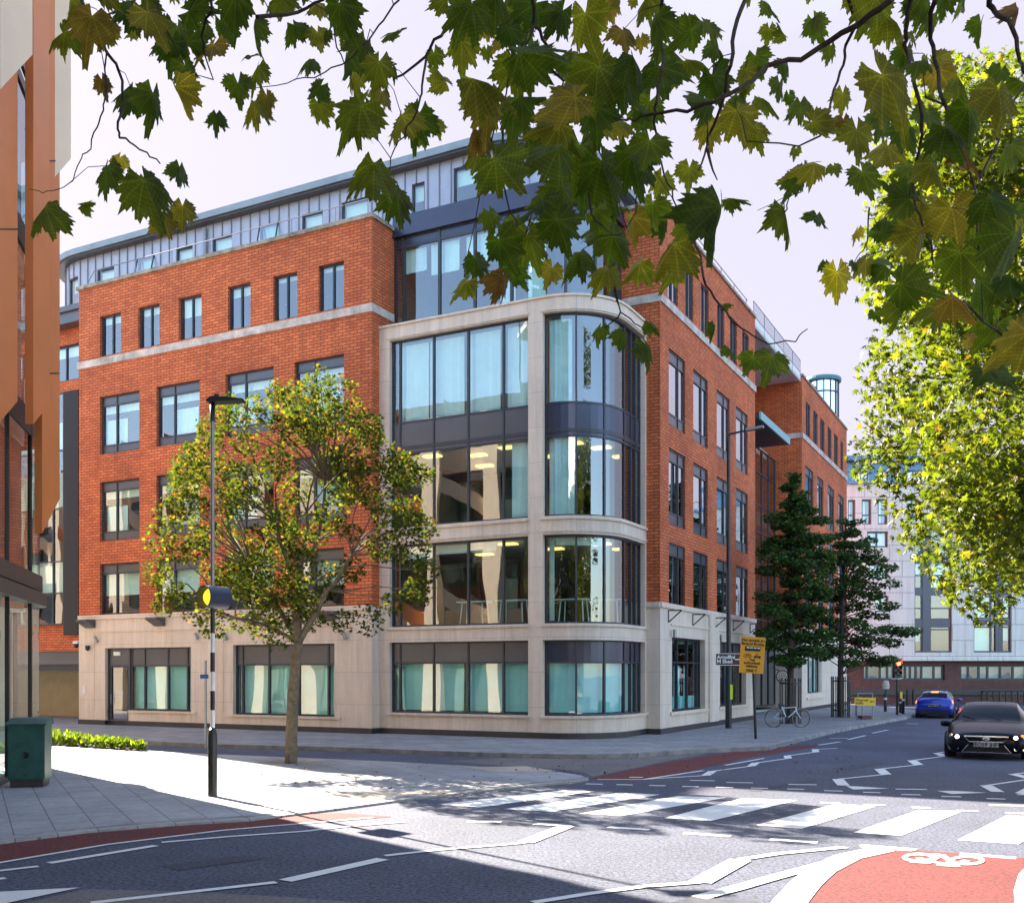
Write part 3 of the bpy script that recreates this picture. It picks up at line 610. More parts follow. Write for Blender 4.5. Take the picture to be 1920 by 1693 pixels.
co=MB(); cr=[(-12.1,3.6),(-3,3.6),(-3,5.2),(3.2,5.2),(3.2,33),(-7,33),(-7,13),(-12.1,13)]
cr=[AB(a,b) for a,b in cr]; co.prism([(p.x,p.y) for p in cr],.2,14.75)
for a in(-9.1,-6.2,-3.2): co.prism([tuple(AB(x,y)[:2]) for x,y in((a,.5),(a+.1,.5),(a+.1,3.6),(a,3.6))],.2,14.7)
for a,b in((-.2,1.4),(3.0,3.9)): 
    co.prism([tuple(AB(x,y)[:2]) for x,y in((a,b),(a+.12,b),(a+.12,5.2),(a,5.2))],.2,14.7)
co.build('core_wall',M['core'],off)
lm=MB()
for z in(8.46,5.64):
    for a,b in((.9,1.9),(2.2,2.4),(3.5,1.9),(4.2,3.6),(5.4,2.3),(1.6,3.9),(6.0,4.6),(5.9,3.2)):
        c=AB(a,b,z); lm.box(c,(.55,.28,.04),0,Matrix.Rotation(math.atan2(U.y,U.x),3,'Z'))
    for a in(-11,-8.2,-5,-2): lm.box(AB(a,2.,z),(.5,.25,.04))
lm.build('ceiling_lamp',M['lum'],off)
# tables seen through the first floor glass
for i,(a,b) in enumerate(((2.6,1.5),(3.9,1.5),(5.6,1.9),(6.35,2.6))):
    t=MB(); c=AB(a,b,3.95); t.box(c,(.95,.5,.035),0,Matrix.Rotation(math.atan2(U.y,U.x),3,'Z'))
    tb_=thing('table','white trestle table behind the first floor glass of the bay, %s'%['under the second mullion','beside the stone pier','left of the curved glass','right in the curved glass'][i],'table',AB(a,b,3.12),'white tables on the first floor')
    t.build('tabletop',M['white'],tb_)
    for sx in(-.33,.33):
        for sy in(-.15,.15):
            q=MB(); q.beam(c+U*sx+V*sy,AB(a,b,3.13)+U*sx*1.2+V*sy*1.4,.03); q.build('leg',M['white'],tb_)
# --- stair glazing in the recess
sg0,sg1=0,W2a-LB
Sg,cg,_=path([(6.35,3.63+LB),(6.35,3.63+W2a)])
window(off,Sg,cg,.02,sg1-.02,.4,11.7,mull=[1.2,2.4,3.6,4.8,6.0,7.2],trans=[2.9,4.2,5.4,6.6,8.,9.2,10.6],rec=.02,glass='glass_side',blind=None)
cn=MB(); cn.prism([tuple(AB(x,y)[:2]) for x,y in((5.5,3.63+LB+.05),(7.75,3.63+LB+.05),(7.75,3.63+LB+5.1),(5.5,3.63+LB+5.1))],11.62,11.66,1)
bar(cn,path([(7.75,3.63+LB+.05),(7.75,3.63+LB+5.1)])[0],[],0,5.05,11.6,11.9,-.02,.05,0)
cn.prism([tuple(AB(x,y)[:2]) for x,y in((4.4,3.63+LB+.05),(7.7,3.63+LB+.05),(7.7,3.63+LB+5.1),(4.4,3.63+LB+5.1))],11.67,11.88,1)
cn.build('canopy',[M['teal'],M['frame']],off)
# dark recessed entrance wall under the stair
# --- roof terrace deck, setback zinc storey
dk=MB(); dkp=[(-12.38,.02),(-.02,.02),(-.02,1.5),(4.6,1.5)]+arc(4.64,2.88,1.4,6)[1:]+[(6.3,3.66),(7.54,3.66),(7.54,3.6+LB),(4.42,3.6+LB),(4.42,3.66+W2a),(7.54,3.66+W2a),(7.54,3.6+W2b),(-7.98,3.6+W2b),(-7.98,13.98),(-24.5,13.98),(-24.5,2.02),(-12.38,2.02)]
dk.prism([tuple(AB(a,b)[:2]) for a,b in dkp],15.06,15.12); dk.build('terrace_deck',M['panel'],off)
zs_=[(-17.5,9)]+[(-14.9+2.6*math.cos(R(180+90*k/10)),4.8+2.6*math.sin(R(180+90*k/10))) for k in range(11)]+[(2.2,2.2)]+arc(2.2,5.0,2.8,10)[1:]+[(5.0,3.4+W2b)]
zs_=[(a,b) for a,b in zs_]
SZ,cZ,lZ=path(zs_)
s_flat=9-4.8+2.6*math.pi/2   
sa=lambda a:s_flat+(a+14.9)
def apx(px,b=2.2):
    k=(px-960)/F; o_=AB(0,b); return (k*o_.y-o_.x)/(U.x-k*U.y)
wz=[(apx(l),apx(r_),apz+.22) for l,r_,apz in((258,290,16.75),(330,361,16.75),(398,435,16.8),(487,523,16.8),(566,605,16.8),(640,690,16.85),(772,796,16.85),(850,905,17.0))]
ozs=[(sa(a),sa(b),15.3,z) for a,b,z in wz]+[(sa(-15.9),sa(-15.15),15.3,16.95),(sa(apx(182)),sa(apx(214)),15.3,16.95)]
ozs+= [(sa(2.2)+4.4+1.2+k*3.,sa(2.2)+4.4+2.4+k*3.,15.3,16.9) for k in range(8)]
mb=MB(); wall(mb,SZ,cZ,0,lZ,15.12,17.6,ozs,rev=.12)
x=.2
while x<lZ-.1:
    segs=[(15.12,17.6)]
    for o in ozs:
        if o[0]-.02<x<o[1]+.02: segs=[(o[3],17.6)]
    for a,b in segs: bar(mb,SZ,cZ,x-.016,x+.016,a,b,-.035,.01,1)
    x+=.42
mb.build('zinc_wall',[M['zinc'],M['seam']],off)
for o in ozs: window(off,SZ,cZ,o[0],o[1],o[2],o[3],rec=.08,fw=.05,glass='glass',blind=[(.05,.95,o[3]-.5,o[3]-.06)],bm='blind')
# open sashes
for i in (0,3):
    o=ozs[i]; b=MB(); 
    for x0,x1 in((o[0],o[0]+.04),(o[1]-.04,o[1])):
        b.beam(SZ((x0+x1)/2,o[3]-.02,-.03),SZ((x0+x1)/2,15.85,-.28),.035)
    b.beam(SZ(o[0],15.85,-.28),SZ(o[1],15.85,-.28),.035)
    w_=b.build('open_sash',M['frame'],off); b=MB(); b.face([SZ(o[0],o[3]-.02,-.03),SZ(o[1],o[3]-.02,-.03),SZ(o[1],15.86,-.28),SZ(o[0],15.86,-.28)]); b.build('pane',M['glass'],w_)
rf=MB(); bar(rf,SZ,cZ,0,lZ,17.58,17.8,-.38,.1); bar(rf,SZ,cZ,0,lZ,17.52,17.59,-.3,.1,1)
rpts=[SZ(s,0,0) for s in [0]+cZ+[lZ]]; rpts=[(p.x,p.y) for p in rpts]+[tuple(AB(-8,3.4+W2b)[:2]),tuple(AB(-8,9)[:2])]
rf.prism(rpts,17.62,17.83)
rf.build('roof',[M['eave'],M['panel']],off)
zr_=MB(); zr_.prism(rpts,15.12,15.2,0)
Sk,ck,_=path([(5.0,3.4+W2b),(-8,3.4+W2b),(-8,9),(-13,9)]); wall(zr_,Sk,ck,0,13+W2b-5.6+5,15.12,17.5); zr_.build('rear_wall',M['zinc'],off)
dp=MB(); dp.tube([SZ(sa(-8.6),17.4,-.08),SZ(sa(-8.6),15.1,-.08)],.06); dp.build('downpipe',M['eave'],off)
# roof rails
def rail(S,c,s0,s1,z,step=1.7,bal=None,name='roof_rail'):
    b=MB(); xs=seg(S,c,s0,s1); b.tube([S(x,z,0) for x in xs],.016,6)
    x=s0
    while x<=s1: b.beam(S(x,15.1,0),S(x,z,0),.022); x+=step
    if bal:
        b.tube([S(x,15.6,0) for x in xs],.015,6); x=s0
        while x<=s1: b.beam(S(x,15.6,0),S(x,z,0),.014); x+=bal
    b.build(name,M['seam'],off)
Sa,ca,_=path([(-13.4,1.2),(-12.2,.5),(-.4,.5),(-.4,1.6)]); rail(Sa,ca,0,14.3,16.02)
Sa,ca,_=path([(7.3,4.0),(7.3,3.5+LB)]); rail(Sa,ca,0,LB-.5,16.15)
Sa,ca,_=path([(7.5,3.63+LB),(7.5,3.63+W2a)]); rail(Sa,ca,0,W2a-LB,16.15,bal=.16)
Sa,ca,_=path([(4.9,1.9)]+arc(4.6,3.2,1.3,6,20,90)+[(5.9,4.0)]); rail(Sa,ca,0,2.5,16.3)
fs=MB(); Sa,ca,_=path([(7.5,3.63+LB),(7.5,3.63+W2a)]); bar(fs,Sa,ca,0,W2a-LB,15.2,15.55,0,.2); fs.prism([tuple(AB(x,y)[:2]) for x,y in((4.4,3.64+LB),(7.5,3.64+LB),(7.5,3.62+W2a),(4.4,3.62+W2a))],15.22,15.3); fs.build('fascia',M['white'],off)
# roof lantern on far wing
def apB(px,b): pass
tc_=Vector((17.05,56.,0)); tl_=thing('roof_lantern','round glass lantern with a teal rim on the roof of the far brick wing','roof lantern',(tc_.x,tc_.y,15.4))
b=MB(); b.lathe(tc_,[(0,17.75),(.97,17.75),(1.0,17.85),(.97,17.97),(0,18.1)],28); b.build('rim',mat('teal_rim',(.09,.22,.25),.4,var=.1),tl_)
b=MB(); b.lathe(tc_,[(.82,15.2),(.82,17.75)],28); b.build('pane',M['glass_side'],tl_)
b=MB()
for k in range(14):
    t=2*math.pi*k/14; q=tc_+Vector((.84*math.cos(t),.84*math.sin(t),0)); b.beam(q+Vector((0,0,15.2)),q+Vector((0,0,17.76)),.05)
b.lathe(tc_,[(.81,17.1),(.87,17.1),(.87,17.16),(.81,17.16)],28); b.build('frame',M['frame'],tl_)
b=MB(); b.lathe(tc_,[(0,15.2),(.5,15.2),(.5,17.7),(0,17.7)],20); b.build('wall',M['white'],tl_)

# ---------------------------------------------------------------- link block on the left of the brick wing
lk=thing('link_block','set back brick and dark glass link with a gated archway left of the brick wing','building',AB(-13,2))
SL,cL,lL=path([(-24.6,2),(-12.4,2)])
mb=MB(); wall(mb,SL,cL,0,lL,2.7,12.95,[(4.6,9.1,3.7,12.5)],rev=.3); wall(mb,SL,cL,0,lL,14.3,15.3); wall(mb,SL,cL,0,1.2,0,14.3); mb.build('wall',M['brick'],lk)
window(lk,SL,cL,1.2,lL-.05,12.95,14.3,mull=[3,5,6.5,8,9],rec=.1,blind=[(.05,.95,13.9,14.25)],bm='blind')
window(lk,SL,cL,4.6,9.1,3.7,12.5,mull=[5.5,6.5,7.6,8.5],trans=[4.9,6.1,8.1,10.3],rec=-.1,blind=[(.02,.98,4.95,6.1),(.02,.98,8.2,9.5),(.02,.98,10.4,11.4)],bm='blind')
b=MB(); bar(b,SL,cL,9.1,9.9,3.3,12.5,-.15,.3); b.build('cladding',mat('dark_cladding',(.022,.018,.018),.7,var=.1),lk)
b=MB(); bar(b,SL,cL,1,lL-.02,15.3,15.5,-.6,.3); bar(b,SL,cL,1,lL-.03,14.9,15.3,-.5,.2); b.build('balcony_slab',M['panel'],lk)
b=MB(); bar(b,SL,cL,1.2,lL,0,2.7,2.0,2.1); b.build('roller_gate',mat('beige_gate',(.36,.29,.17),.6,var=.1),lk)
b=MB(); bar(b,SL,cL,1.2,lL,2.2,2.7,.1,2.0); bar(b,SL,cL,1.2,lL,1.95,2.2,1.9,2.0); b.build('lintel',M['panel'],lk)
b=MB(); bar(b,SL,cL,1.2,lL+.5,3.0,14.6,4,4.1); b.build('core_wall',M['core'],lk)

b=MB(); b.prism([tuple(AB(x,y)[:2]) for x,y in((-25.5,2.3),(-18.4,2.3),(-18.4,3.8),(-25.5,3.8))],15.5,22.3); b.build('shadow_tower',M['zinc'],lk)  # unseen tall block added to throw shadow over the near pavement
b=MB(); b.prism([tuple(AB(x,y)[:2]) for x,y in((-25.5,2.02),(-24.6,2.02),(-24.6,9),(-25.5,9))],0,15.6); b.build('end_wall',M['brick'],lk)
# ---------------------------------------------------------------- neighbouring buildings
def pathW(pts):
    """polyline in world XY; inward is to the left of the walking direction"""
    pts=[Vector((x,y)) for x,y in pts]; n=len(pts); cum=[0.]
    for a,b in zip(pts,pts[1:]): cum.append(cum[-1]+(b-a).length)
    tn=[(b-a).normalized() for a,b in zip(pts,pts[1:])]; inw=[]
    for i in range(n):
        t0=tn[max(i-1,0)]; t1=tn[min(i,n-2)]; m=Vector((-t0.y,t0.x))+Vector((-t1.y,t1.x)); inw.append(m/max(.2,m.length_squared/2))
    def S(s,z,d=0.):
        s=min(max(s,0.),cum[-1]); i=0
        while i<n-2 and s>cum[i+1]+1e-9: i+=1
        f=(s-cum[i])/(cum[i+1]-cum[i]); p=pts[i].lerp(pts[i+1],f)+inw[i].lerp(inw[i+1],f)*d
        return Vector((p.x,p.y,z))
    return S,cum[1:-1],cum[-1]
K=Vector((-9.42,20.5)); wd=Vector((.25,-.968)); nd=Vector((-.886,.463))
S0=K+wd*25; c1=K+wd*.25; c3=K+nd*.25; c2=(c1+c3)/2*.4+K*.6
lb=thing('fin_building','glass building with tall terracotta and cream vertical fins at the left edge','building',(K.x,K.y,0))
SLb,cLb,lLb=pathW([S0,c1,c2,c3,K+nd*38]); eK=25-.25
M['terra']=mat('terracotta_fin',(.66,.205,.062),.45,var=.10,vs=.5)
M['cream']=mat('cream_fin',(.78,.60,.42),.5,var=.08,vs=.5)
M['lobby']=mat('lobby_curtain',(.55,.50,.42),.8,var=.25,vs=1.2)
M['colm']=mat('cream_column',(.82,.68,.50),.6,var=.08)
f=MB(); g=MB()
fl=[3.45+3.3*k for k in range(6)]
bar(f,SLb,cLb,0,lLb,0,.12,-.05,.1); bar(f,SLb,cLb,0,lLb,3.2,3.45,-.10,.1,1); bar(f,SLb,cLb,0,lLb,3.5,3.8,-.03,.08,1)
for z in fl[1:3]: bar(f,SLb,cLb,0,lLb,z-.35,z+.1,.0,.06,1)
for z in fl[3:]: bar(f,SLb,cLb,0,eK+1.,z-.35,z+.1,.0,.06,1)
s=eK-18
while s<lLb:
    bar(f,SLb,cLb,s,s+.06,.1,3.3,-.005,.06); bar(f,SLb,cLb,s,s+.06,3.4,17.5 if s<eK+1 else 12.6,-.005,.07); s+=1.9
f.build('facade_frame',[M['black'],M['plinth']],lb)
xs=[0]+cLb+[lLb]
for a,b in zip(xs,xs[1:]):
    h_=17.5 if b<eK+1.5 else 12.6
    g.face([SLb(a,.1,.03),SLb(b,.1,.03),SLb(b,h_,.03),SLb(a,h_,.03)])
g.build('pane',M['glass'],lb)
f=MB()
for z in [0]+fl[:3]: bar(f,SLb,cLb,.5,lLb-.5,z-.35,z-.05,.3,8)
for z in fl[3:]: bar(f,SLb,cLb,.5,eK,z-.35,z-.05,.3,4)
bar(f,SLb,cLb,.5,lLb-.5,0,12.5,1.8,2.0,1); bar(f,SLb,cLb,.5,eK,12,17.4,1.8,2.0,1)
f.prism([tuple((K+nd*x+wd*y)) for x,y in((.5,.5),(2.5,.5),(2.5,2.5),(.5,2.5))],3.5,12.4,1)  # box added behind the corner glass to block sun passing through
f.build('floor_slabs',[M['slab'],M['core']],lb)
f=MB()
for k in range(30):
    a=eK-14+k*1.15
    if k%3!=1: f.face([SLb(a+.1,.2,.5),SLb(a+.95,.2,.5),SLb(a+.95,3.1,.5),SLb(a+.1,3.1,.5)])
f.build('lobby_curtain',M['lobby'],lb)
f=MB(); bar(f,SLb,cLb,eK+.6,lLb,12.5,13.0,-.3,.5); bar(f,SLb,cLb,0,eK+.6,17.4,17.7,-.1,4.3); pts=[SLb(s,0,0) for s in [0]+cLb+[lLb]]
pts=[(p.x,p.y) for p in pts]; w2=[(K+nd*38+Vector((-.463,-.886))*16),(S0+Vector((-14,-4)))]
f.prism(pts+[(w.x,w.y) for w in w2],12.6,12.8); 
Sq2,cq,lq=pathW([K+nd*38,w2[0],w2[1],S0]); 
for a,b in zip([0]+cq,cq+[lq]): f.face([Sq2(a,0),Sq2(b,0),Sq2(b,12.7),Sq2(a,12.7)])
f.build('roof',M['plinth'],lb)
def fin(pl,pr,dl,dr,top,ybl,ybr,m,th=.14,extra=None,joints=()):
    a=P(pl,ybl,dl); b=P(pr,ybr,dr); ta=Vector((a.x,a.y,top)); tb_=Vector((b.x,b.y,top)); n=Vector((b.y-a.y,-(b.x-a.x),0)).normalized()
    n=n if n.y>0 else -n
    f=MB(); fr=[a,b,tb_,ta]; bk=[p+n*th for p in fr]
    f.face(fr);f.face(bk[::-1])
    for i in range(4): j=(i+1)%4; f.face([fr[i],bk[i],bk[j],fr[j]])
    for y in joints:
        p=P(pl,y,dl);q=P(pr,y,dr); f.beam(p-n*.003,q-n*.003,.012,.02,1)
    # web tying the fin back to the facade
    w=(a+b)/2
    f.build('fin',[M[m],M['black']],lb)
fin(0.5,61,15.6,16.4,17.3,168,103,'cream'); fin(-22,33,16.5,17.4,17.3,818,752,'terra',joints=(430,))
fin(47,78,17.6,18.3,17.3,795,757,'terra',joints=(242,620)); fin(79,112,18.4,19.1,17.3,1000,935,'terra',joints=(302,700)); fin(103,133,18.9,19.2,17.3,332,298,'cream')
fin(-90,-20,15.6,16.4,17.3,300,240,'cream')
# columns and angled panels on the street face (seen mirrored in the office windows)
f=MB()
for z in(3.5,6.9,10.1): bar(f,SLb,cLb,cLb[-1]+.3,lLb-.2,z,z+.95,-.03,.02)
f.build('bounce_band',M['colm'],lb)  # cream bands added on the hidden face to bounce warm sunlight at the office
s=cLb[-1]+1.2; k=0
while s<lLb-2:
    f=MB(); bar(f,SLb,cLb,s,s+.75,0,12.4,-.45,-.05); f.build('column',M['colm'],lb)
    for z in (3.6,8.2,11.3):
        f=MB(); f.face([SLb(s+.75,z,-.05),SLb(s+2.5,z+1.0,-.9),SLb(s+2.5,z+1.7,-.9),SLb(s+.75,z+.7,-.05)]); f.face([SLb(s+.75,z,-.05),SLb(s+2.5,z+1.0,-.9),SLb(s+2.5,z+1.0,-.05)]); f.build('soffit_panel',M['terra' if k%2 else 'colm'],lb)
    s+=2.9;k+=1
bkd=MB()
# ---------------- white apartment building at the end of the street
Y0=61.; wx=lambda px:(px-960)*Y0/F; wz_=lambda py:CH+(HZ-py)*Y0/F
ap=thing('apartment_building','pale stone apartment block with dark window strips closing the far end of the street','building',(wx(1750),Y0,0))
X0=wx(1480); SAp,cAp,lAp=pathW([(X0,Y0),(wx(2060),Y0)]); sx=lambda px:wx(px)-X0
M['pale']=brickmat('pale_stone_cladding',(.80,.77,.70),(.77,.74,.67),(.50,.47,.44),1.5,.95,.03,rough=.6,stain=.06,bump=.2,fine=.03)
M['bluemetal']=mat('blue_metal',(.10,.20,.32),.35,metal=.4,var=.1)
strips=[(1715,1785,993,1223),(1826,1897,1060,1223),(1940,2010,1060,1223)]
smalls=[(1590,1604,937,983),(1616,1634,936,983),(1646,1664,935,983),(1626,1665,996,1026),(1630,1665,1057,1085),(1640,1666,1117,1147),(1560,1585,996,1026),(1560,1590,1057,1085)]
up=[(1700,1722,935,983),(1760,1778,935,983),(1820,1838,935,983),(1880,1898,935,983)]
ops=[(sx(a),sx(b),wz_(d),wz_(c)) for a,b,c,d in strips+smalls+up]
mb=MB(); wall(mb,SAp,cAp,0,lAp,wz_(1238),wz_(908),ops,rev=.3); bar(mb,SAp,cAp,0,lAp,wz_(1238)-.02,wz_(1234),-.08,.1)
mb.build('wall',M['pale'],ap)
f=MB(); bar(f,SAp,cAp,0,lAp,wz_(908),wz_(906)+.12,-.15,.3); f.build('parapet',M['bluemetal'],ap)
gops=[(sx(a),sx(b),wz_(1275),wz_(1246)) for a,b in((1625,1640),(1657,1700),(1701,1730),(1747,1760),(1758,1776),(1806,1823),(1825,1850),(1852,1884),(1884,1912),(1914,1960))]
gops=[(sx(1622),sx(1776),wz_(1275),wz_(1246)),(sx(1806),sx(1990),wz_(1275),wz_(1246))]
mb=MB(); wall(mb,SAp,cAp,0,lAp,wz_(1292),wz_(1238),gops,rev=.3,d=.35); mb.build('brick_base',M['brick_dark'],ap)
mb=MB(); bar(mb,SAp,cAp,0,lAp,wz_(1303),wz_(1292),.2,.5); mb.build('dark_band',M['plinth'],ap)
mb=MB(); wall(mb,SAp,cAp,0,lAp,0,wz_(1303),d=.3); mb.build('brick_plinth',M['brick_dark'],ap)
def apwin(a,b,c,d,mull,tr,bl,dd=0,bm='blind'):
    s0,s1,z0,z1=sx(a),sx(b),wz_(d),wz_(c)
    window(ap,SAp,cAp,s0,s1,z0,z1,mull=[s0+(s1-s0)*m for m in mull],trans=[wz_(t) for t in tr],rec=.2+dd,fw=.1,blind=[(p,q,wz_(r_),wz_(t)) for p,q,r_,t in bl],bm=bm,fm='navy')
apwin(*strips[0],[.22,.36,.44],[1038,1055,1078,1112,1140,1160,1180],[(.45,.98,1100,1056),(.02,.2,1078,1056),(.02,.2,1202,1182)],bm='film')
apwin(*strips[1],[.48,.62,.74],[1118,1158,1175],[(.02,.48,1158,1118),(.02,.48,1222,1176),(.75,.98,1158,1118),(.75,.98,1200,1178)],bm='film')
apwin(*strips[2],[.5,.7],[1118,1158,1175],[(.02,.48,1222,1176)],bm='film')
f=MB()
for x0,x1,y0,y1 in ((1731,1747,994,1222),(1716,1784,1038,1054),(1716,1784,1101,1116),(1716,1784,1160,1176),(1868,1882,1061,1222),(1827,1896,1160,1172),(1827,1896,1101,1116),(1975,1985,1061,1222),(1941,2009,1160,1172)):
    bar(f,SAp,cAp,sx(x0),sx(x1),wz_(y1),wz_(y0),.10 if y1-y0>60 else .12,.3)
f.build('spandrel_panel',M['navy'],ap)
for q in smalls+up: apwin(*q,[.5] if q[1]-q[0]>25 else [],[q[3]-18] if q[1]-q[0]<25 else [],[(.05,.95,q[3]-1,q[2]+1)] if q[1]-q[0]>25 else [(.05,.5,q[3]-1,q[2]+1)],bm='curtain')
for o,ml in zip(gops,((.06,.22,.31,.40,.53,.59,.66,.73,.88),(.09,.2,.29,.42,.55,.68,.8,.9))):
    fr=[0]+list(ml)+[1]; bl=[]
    for i in range(len(fr)-1):
        if i%3!=1: bl.append((fr[i]+.01,fr[i+1]-.01,o[2]+.05,o[3]-.05))
    window(ap,SAp,cAp,o[0],o[1],o[2],o[3],mull=[o[0]+(o[1]-o[0])*m for m in ml],rec=.55,fw=.12,blind=bl,bm='lobby')
SPh,cPh,lPh=pathW([(X0,Y0+2.2),(wx(2060),Y0+2.2)]); zt=wz_(852)
mb=MB(); pw=[(sx(a),sx(b),wz_(905),wz_(868)) for a,b in((1625,1652),(1672,1690),(1720,1760))]; wall(mb,SPh,cPh,0,lPh,wz_(908),zt,pw,rev=.2); bar(mb,SPh,cPh,0,lPh,zt,zt+.3,-.5,3); mb.build('penthouse',M['bluemetal'],ap)
for o in pw: window(ap,SPh,cPh,*o,mull=[(o[0]+o[1])/2],rec=.1)
f=MB(); Sr_,c_,l_=pathW([(X0,Y0+.25),(wx(2060),Y0+.25)])
for z in (13.9,): f.tube([Sr_(0,z),Sr_(l_,z)],.03,6)
s=0
while s<l_: f.beam(Sr_(s,13.0),Sr_(s,13.9),.04); s+=1.6
f.build('roof_rail',M['metal'],ap)
f=MB(); f.prism([(X0,Y0+.8),(wx(2060),Y0+.8),(wx(2060),Y0+12),(X0,Y0+12)],0.05,12.8); f.build('core_wall',M['core'],ap)
# ---------------- buildings across the road, which the glass mirrors
def block(name,label,pts,H,mw,fl,wm,ww=1.5,gap=1.3,sill=1.1,hh=1.7):
    t=thing(name,label,'building',(pts[0][0],pts[0][1],0)); S,c,l=pathW(pts); ops=[]
    z=.8
    while z+hh<H-.6:
        s=gap
        while s+ww<l-gap: ops.append((s,s+ww,z,z+hh)); s+=ww+gap
        z+=fl
    mb=MB(); wall(mb,S,c,0,l,0,H,ops,rev=.25); bar(mb,S,c,0,l,H,H+.3,-.3,6); mb.build('wall',mw,t)
    w=MB()
    for o in ops: w.face([S(o[0],o[2],.2),S(o[1],o[2],.2),S(o[1],o[3],.2),S(o[0],o[3],.2)])
    w.build('window',wm,t); return t
M['dkglass']=mat('dark_window',(.04,.05,.06),.08,var=0,spec=.8)
block('terrace_building','pale stone terrace across the road mirrored in the office glass',[(24,-15),(-26,-19)],13,M['stone'],3.2,M['dkglass'])
chs=thing('church_tower','white stone church spire mirrored in the curved corner glass','church',(3,-13,0)); b=MB(); b.prism([(1.0,-14.9),(5.,-14.9),(5.,-11.1),(1.0,-11.1)],0,14)
c0=Vector((3,-13,29)); q=[(1.2,-14.7),(4.8,-14.7),(4.8,-11.3),(1.2,-11.3)]
for i in range(4): b.face([(*q[i],14),(*q[(i+1)%4],14),c0])
b.build('spire',M['white'],chs)

# ---------------------------------------------------------------- street furniture
def txt(s,size,loc,rot,m,parent,name='lettering',ax='CENTER',ext=.004,bold=0,sx=1):
    cu=D.curves.new(name,'FONT'); cu.body=s; cu.size=size; cu.align_x=ax; cu.align_y='CENTER'; cu.extrude=ext; cu.offset=bold; cu.space_line=.85; cu.resolution_u=3
    o=D.objects.new(name,cu); COL.objects.link(o); dg=bpy.context.evaluated_depsgraph_get(); me=D.meshes.new_from_object(o.evaluated_get(dg)); D.objects.remove(o)
    me.materials.clear(); me.materials.append(m); me.name=name
    ro=D.objects.new(name,me); COL.objects.link(ro); ro.parent=parent; ro.location=Vector(loc)-parent_org(parent); ro.rotation_euler=rot; ro.scale=(sx,1,1); return ro
def frame3(o,right,up):   # local->world for flat things
    r_=Vector(right).normalized(); u_=Vector(up).normalized(); n_=r_.cross(u_); 
    Mx=Matrix((r_,u_,n_)).transposed(); return Vector(o),Mx
class Loc:
    """writes into an MB through a local frame"""
    def __init__(s,o,Mx): s.o=Vector(o); s.M=Mx
    def __call__(s,x,y,z=0): return s.o+s.M@Vector((x,y,z))
# zebra beacon
pb_=G(398.5,1496); px1=pb_.y/F
bc=thing('belisha_beacon','black and white striped crossing beacon post with a hooded yellow globe','beacon post',pb_)
def pz(py): return CH+(HZ-py)*px1
b=MB(); b.lathe((pb_.x,pb_.y,0),[(.072,0.02),(.068,.12),(.07,pz(1378)),(.055,pz(1369)),(.035,pz(1364)),(.034,pz(1366))],18); b.build('base_sleeve',M['black'],bc,smooth=True)
b=MB(); zz=[1139,1187,1223,1259,1295,1331,1368]
for i,(a,c) in enumerate(zip(zz,zz[1:])): b.lathe((pb_.x,pb_.y,0),[(.0335,pz(c)),(.0335,pz(a))],16,[0,1][i%2])
b.build('striped_pole',[M['black'],M['white']],bc,smooth=True)
b=MB(); b.lathe((pb_.x,pb_.y,0),[(.03,pz(1139)),(.028,pz(760))],14); b.lathe((pb_.x,pb_.y,0),[(.038,pz(790)),(.038,pz(752)),(0,pz(752))],14,1); b.build('upper_pole',[M['metal'],M['darkmetal']],bc,smooth=True)
b=MB(); hc=Vector((pb_.x+.02,pb_.y,pz(753))); R_=Vector((1,0,0))
for dx0,dx1,h0,h1 in ((-.08,.42,.035,.01),):
    t_=[(-.09,.0),(-.02,.055),(.2,.05),(.46,.02),(.44,.0),(-.07,-.03)]
    for y in(-.11,.11): b.face([hc+Vector((x,y,z)) for x,z in (t_ if y<0 else t_[::-1])])
    for (x0,z0),(x1,z1) in zip(t_,t_[1:]+t_[:1]): b.face([hc+Vector((x0,-.11,z0)),hc+Vector((x1,-.11,z1)),hc+Vector((x1,.11,z1)),hc+Vector((x0,.11,z0))])
b.lathe(hc+Vector((.04,0,.05)),[(.04,0),(.04,.06),(0,.065)],10); b.build('lamp_head',M['darkmetal'],bc)
gc=Vector((pb_.x+.03,pb_.y,pz(1120))); ax_=Vector((-.42,-.55,-.0)).normalized()
b=MB(); prof=[(.15*math.cos(R(t)),.15*math.sin(R(t))) for t in range(-88,89,8)]; b.lathe(gc-ax_*-.02,prof,22); b.build('globe',emit('amber_globe',(.85,.62,.03),.25),bc,smooth=True)
b=MB(); b.lathe(gc,[(.172,-.20),(.176,.20)],28,axis=ax_); b.lathe(gc,[(.168,-.20),(.170,.20)],28,axis=ax_); b.build('hood',mat('hood_paint',(.022,.03,.07),.35,var=.1),bc,smooth=True)
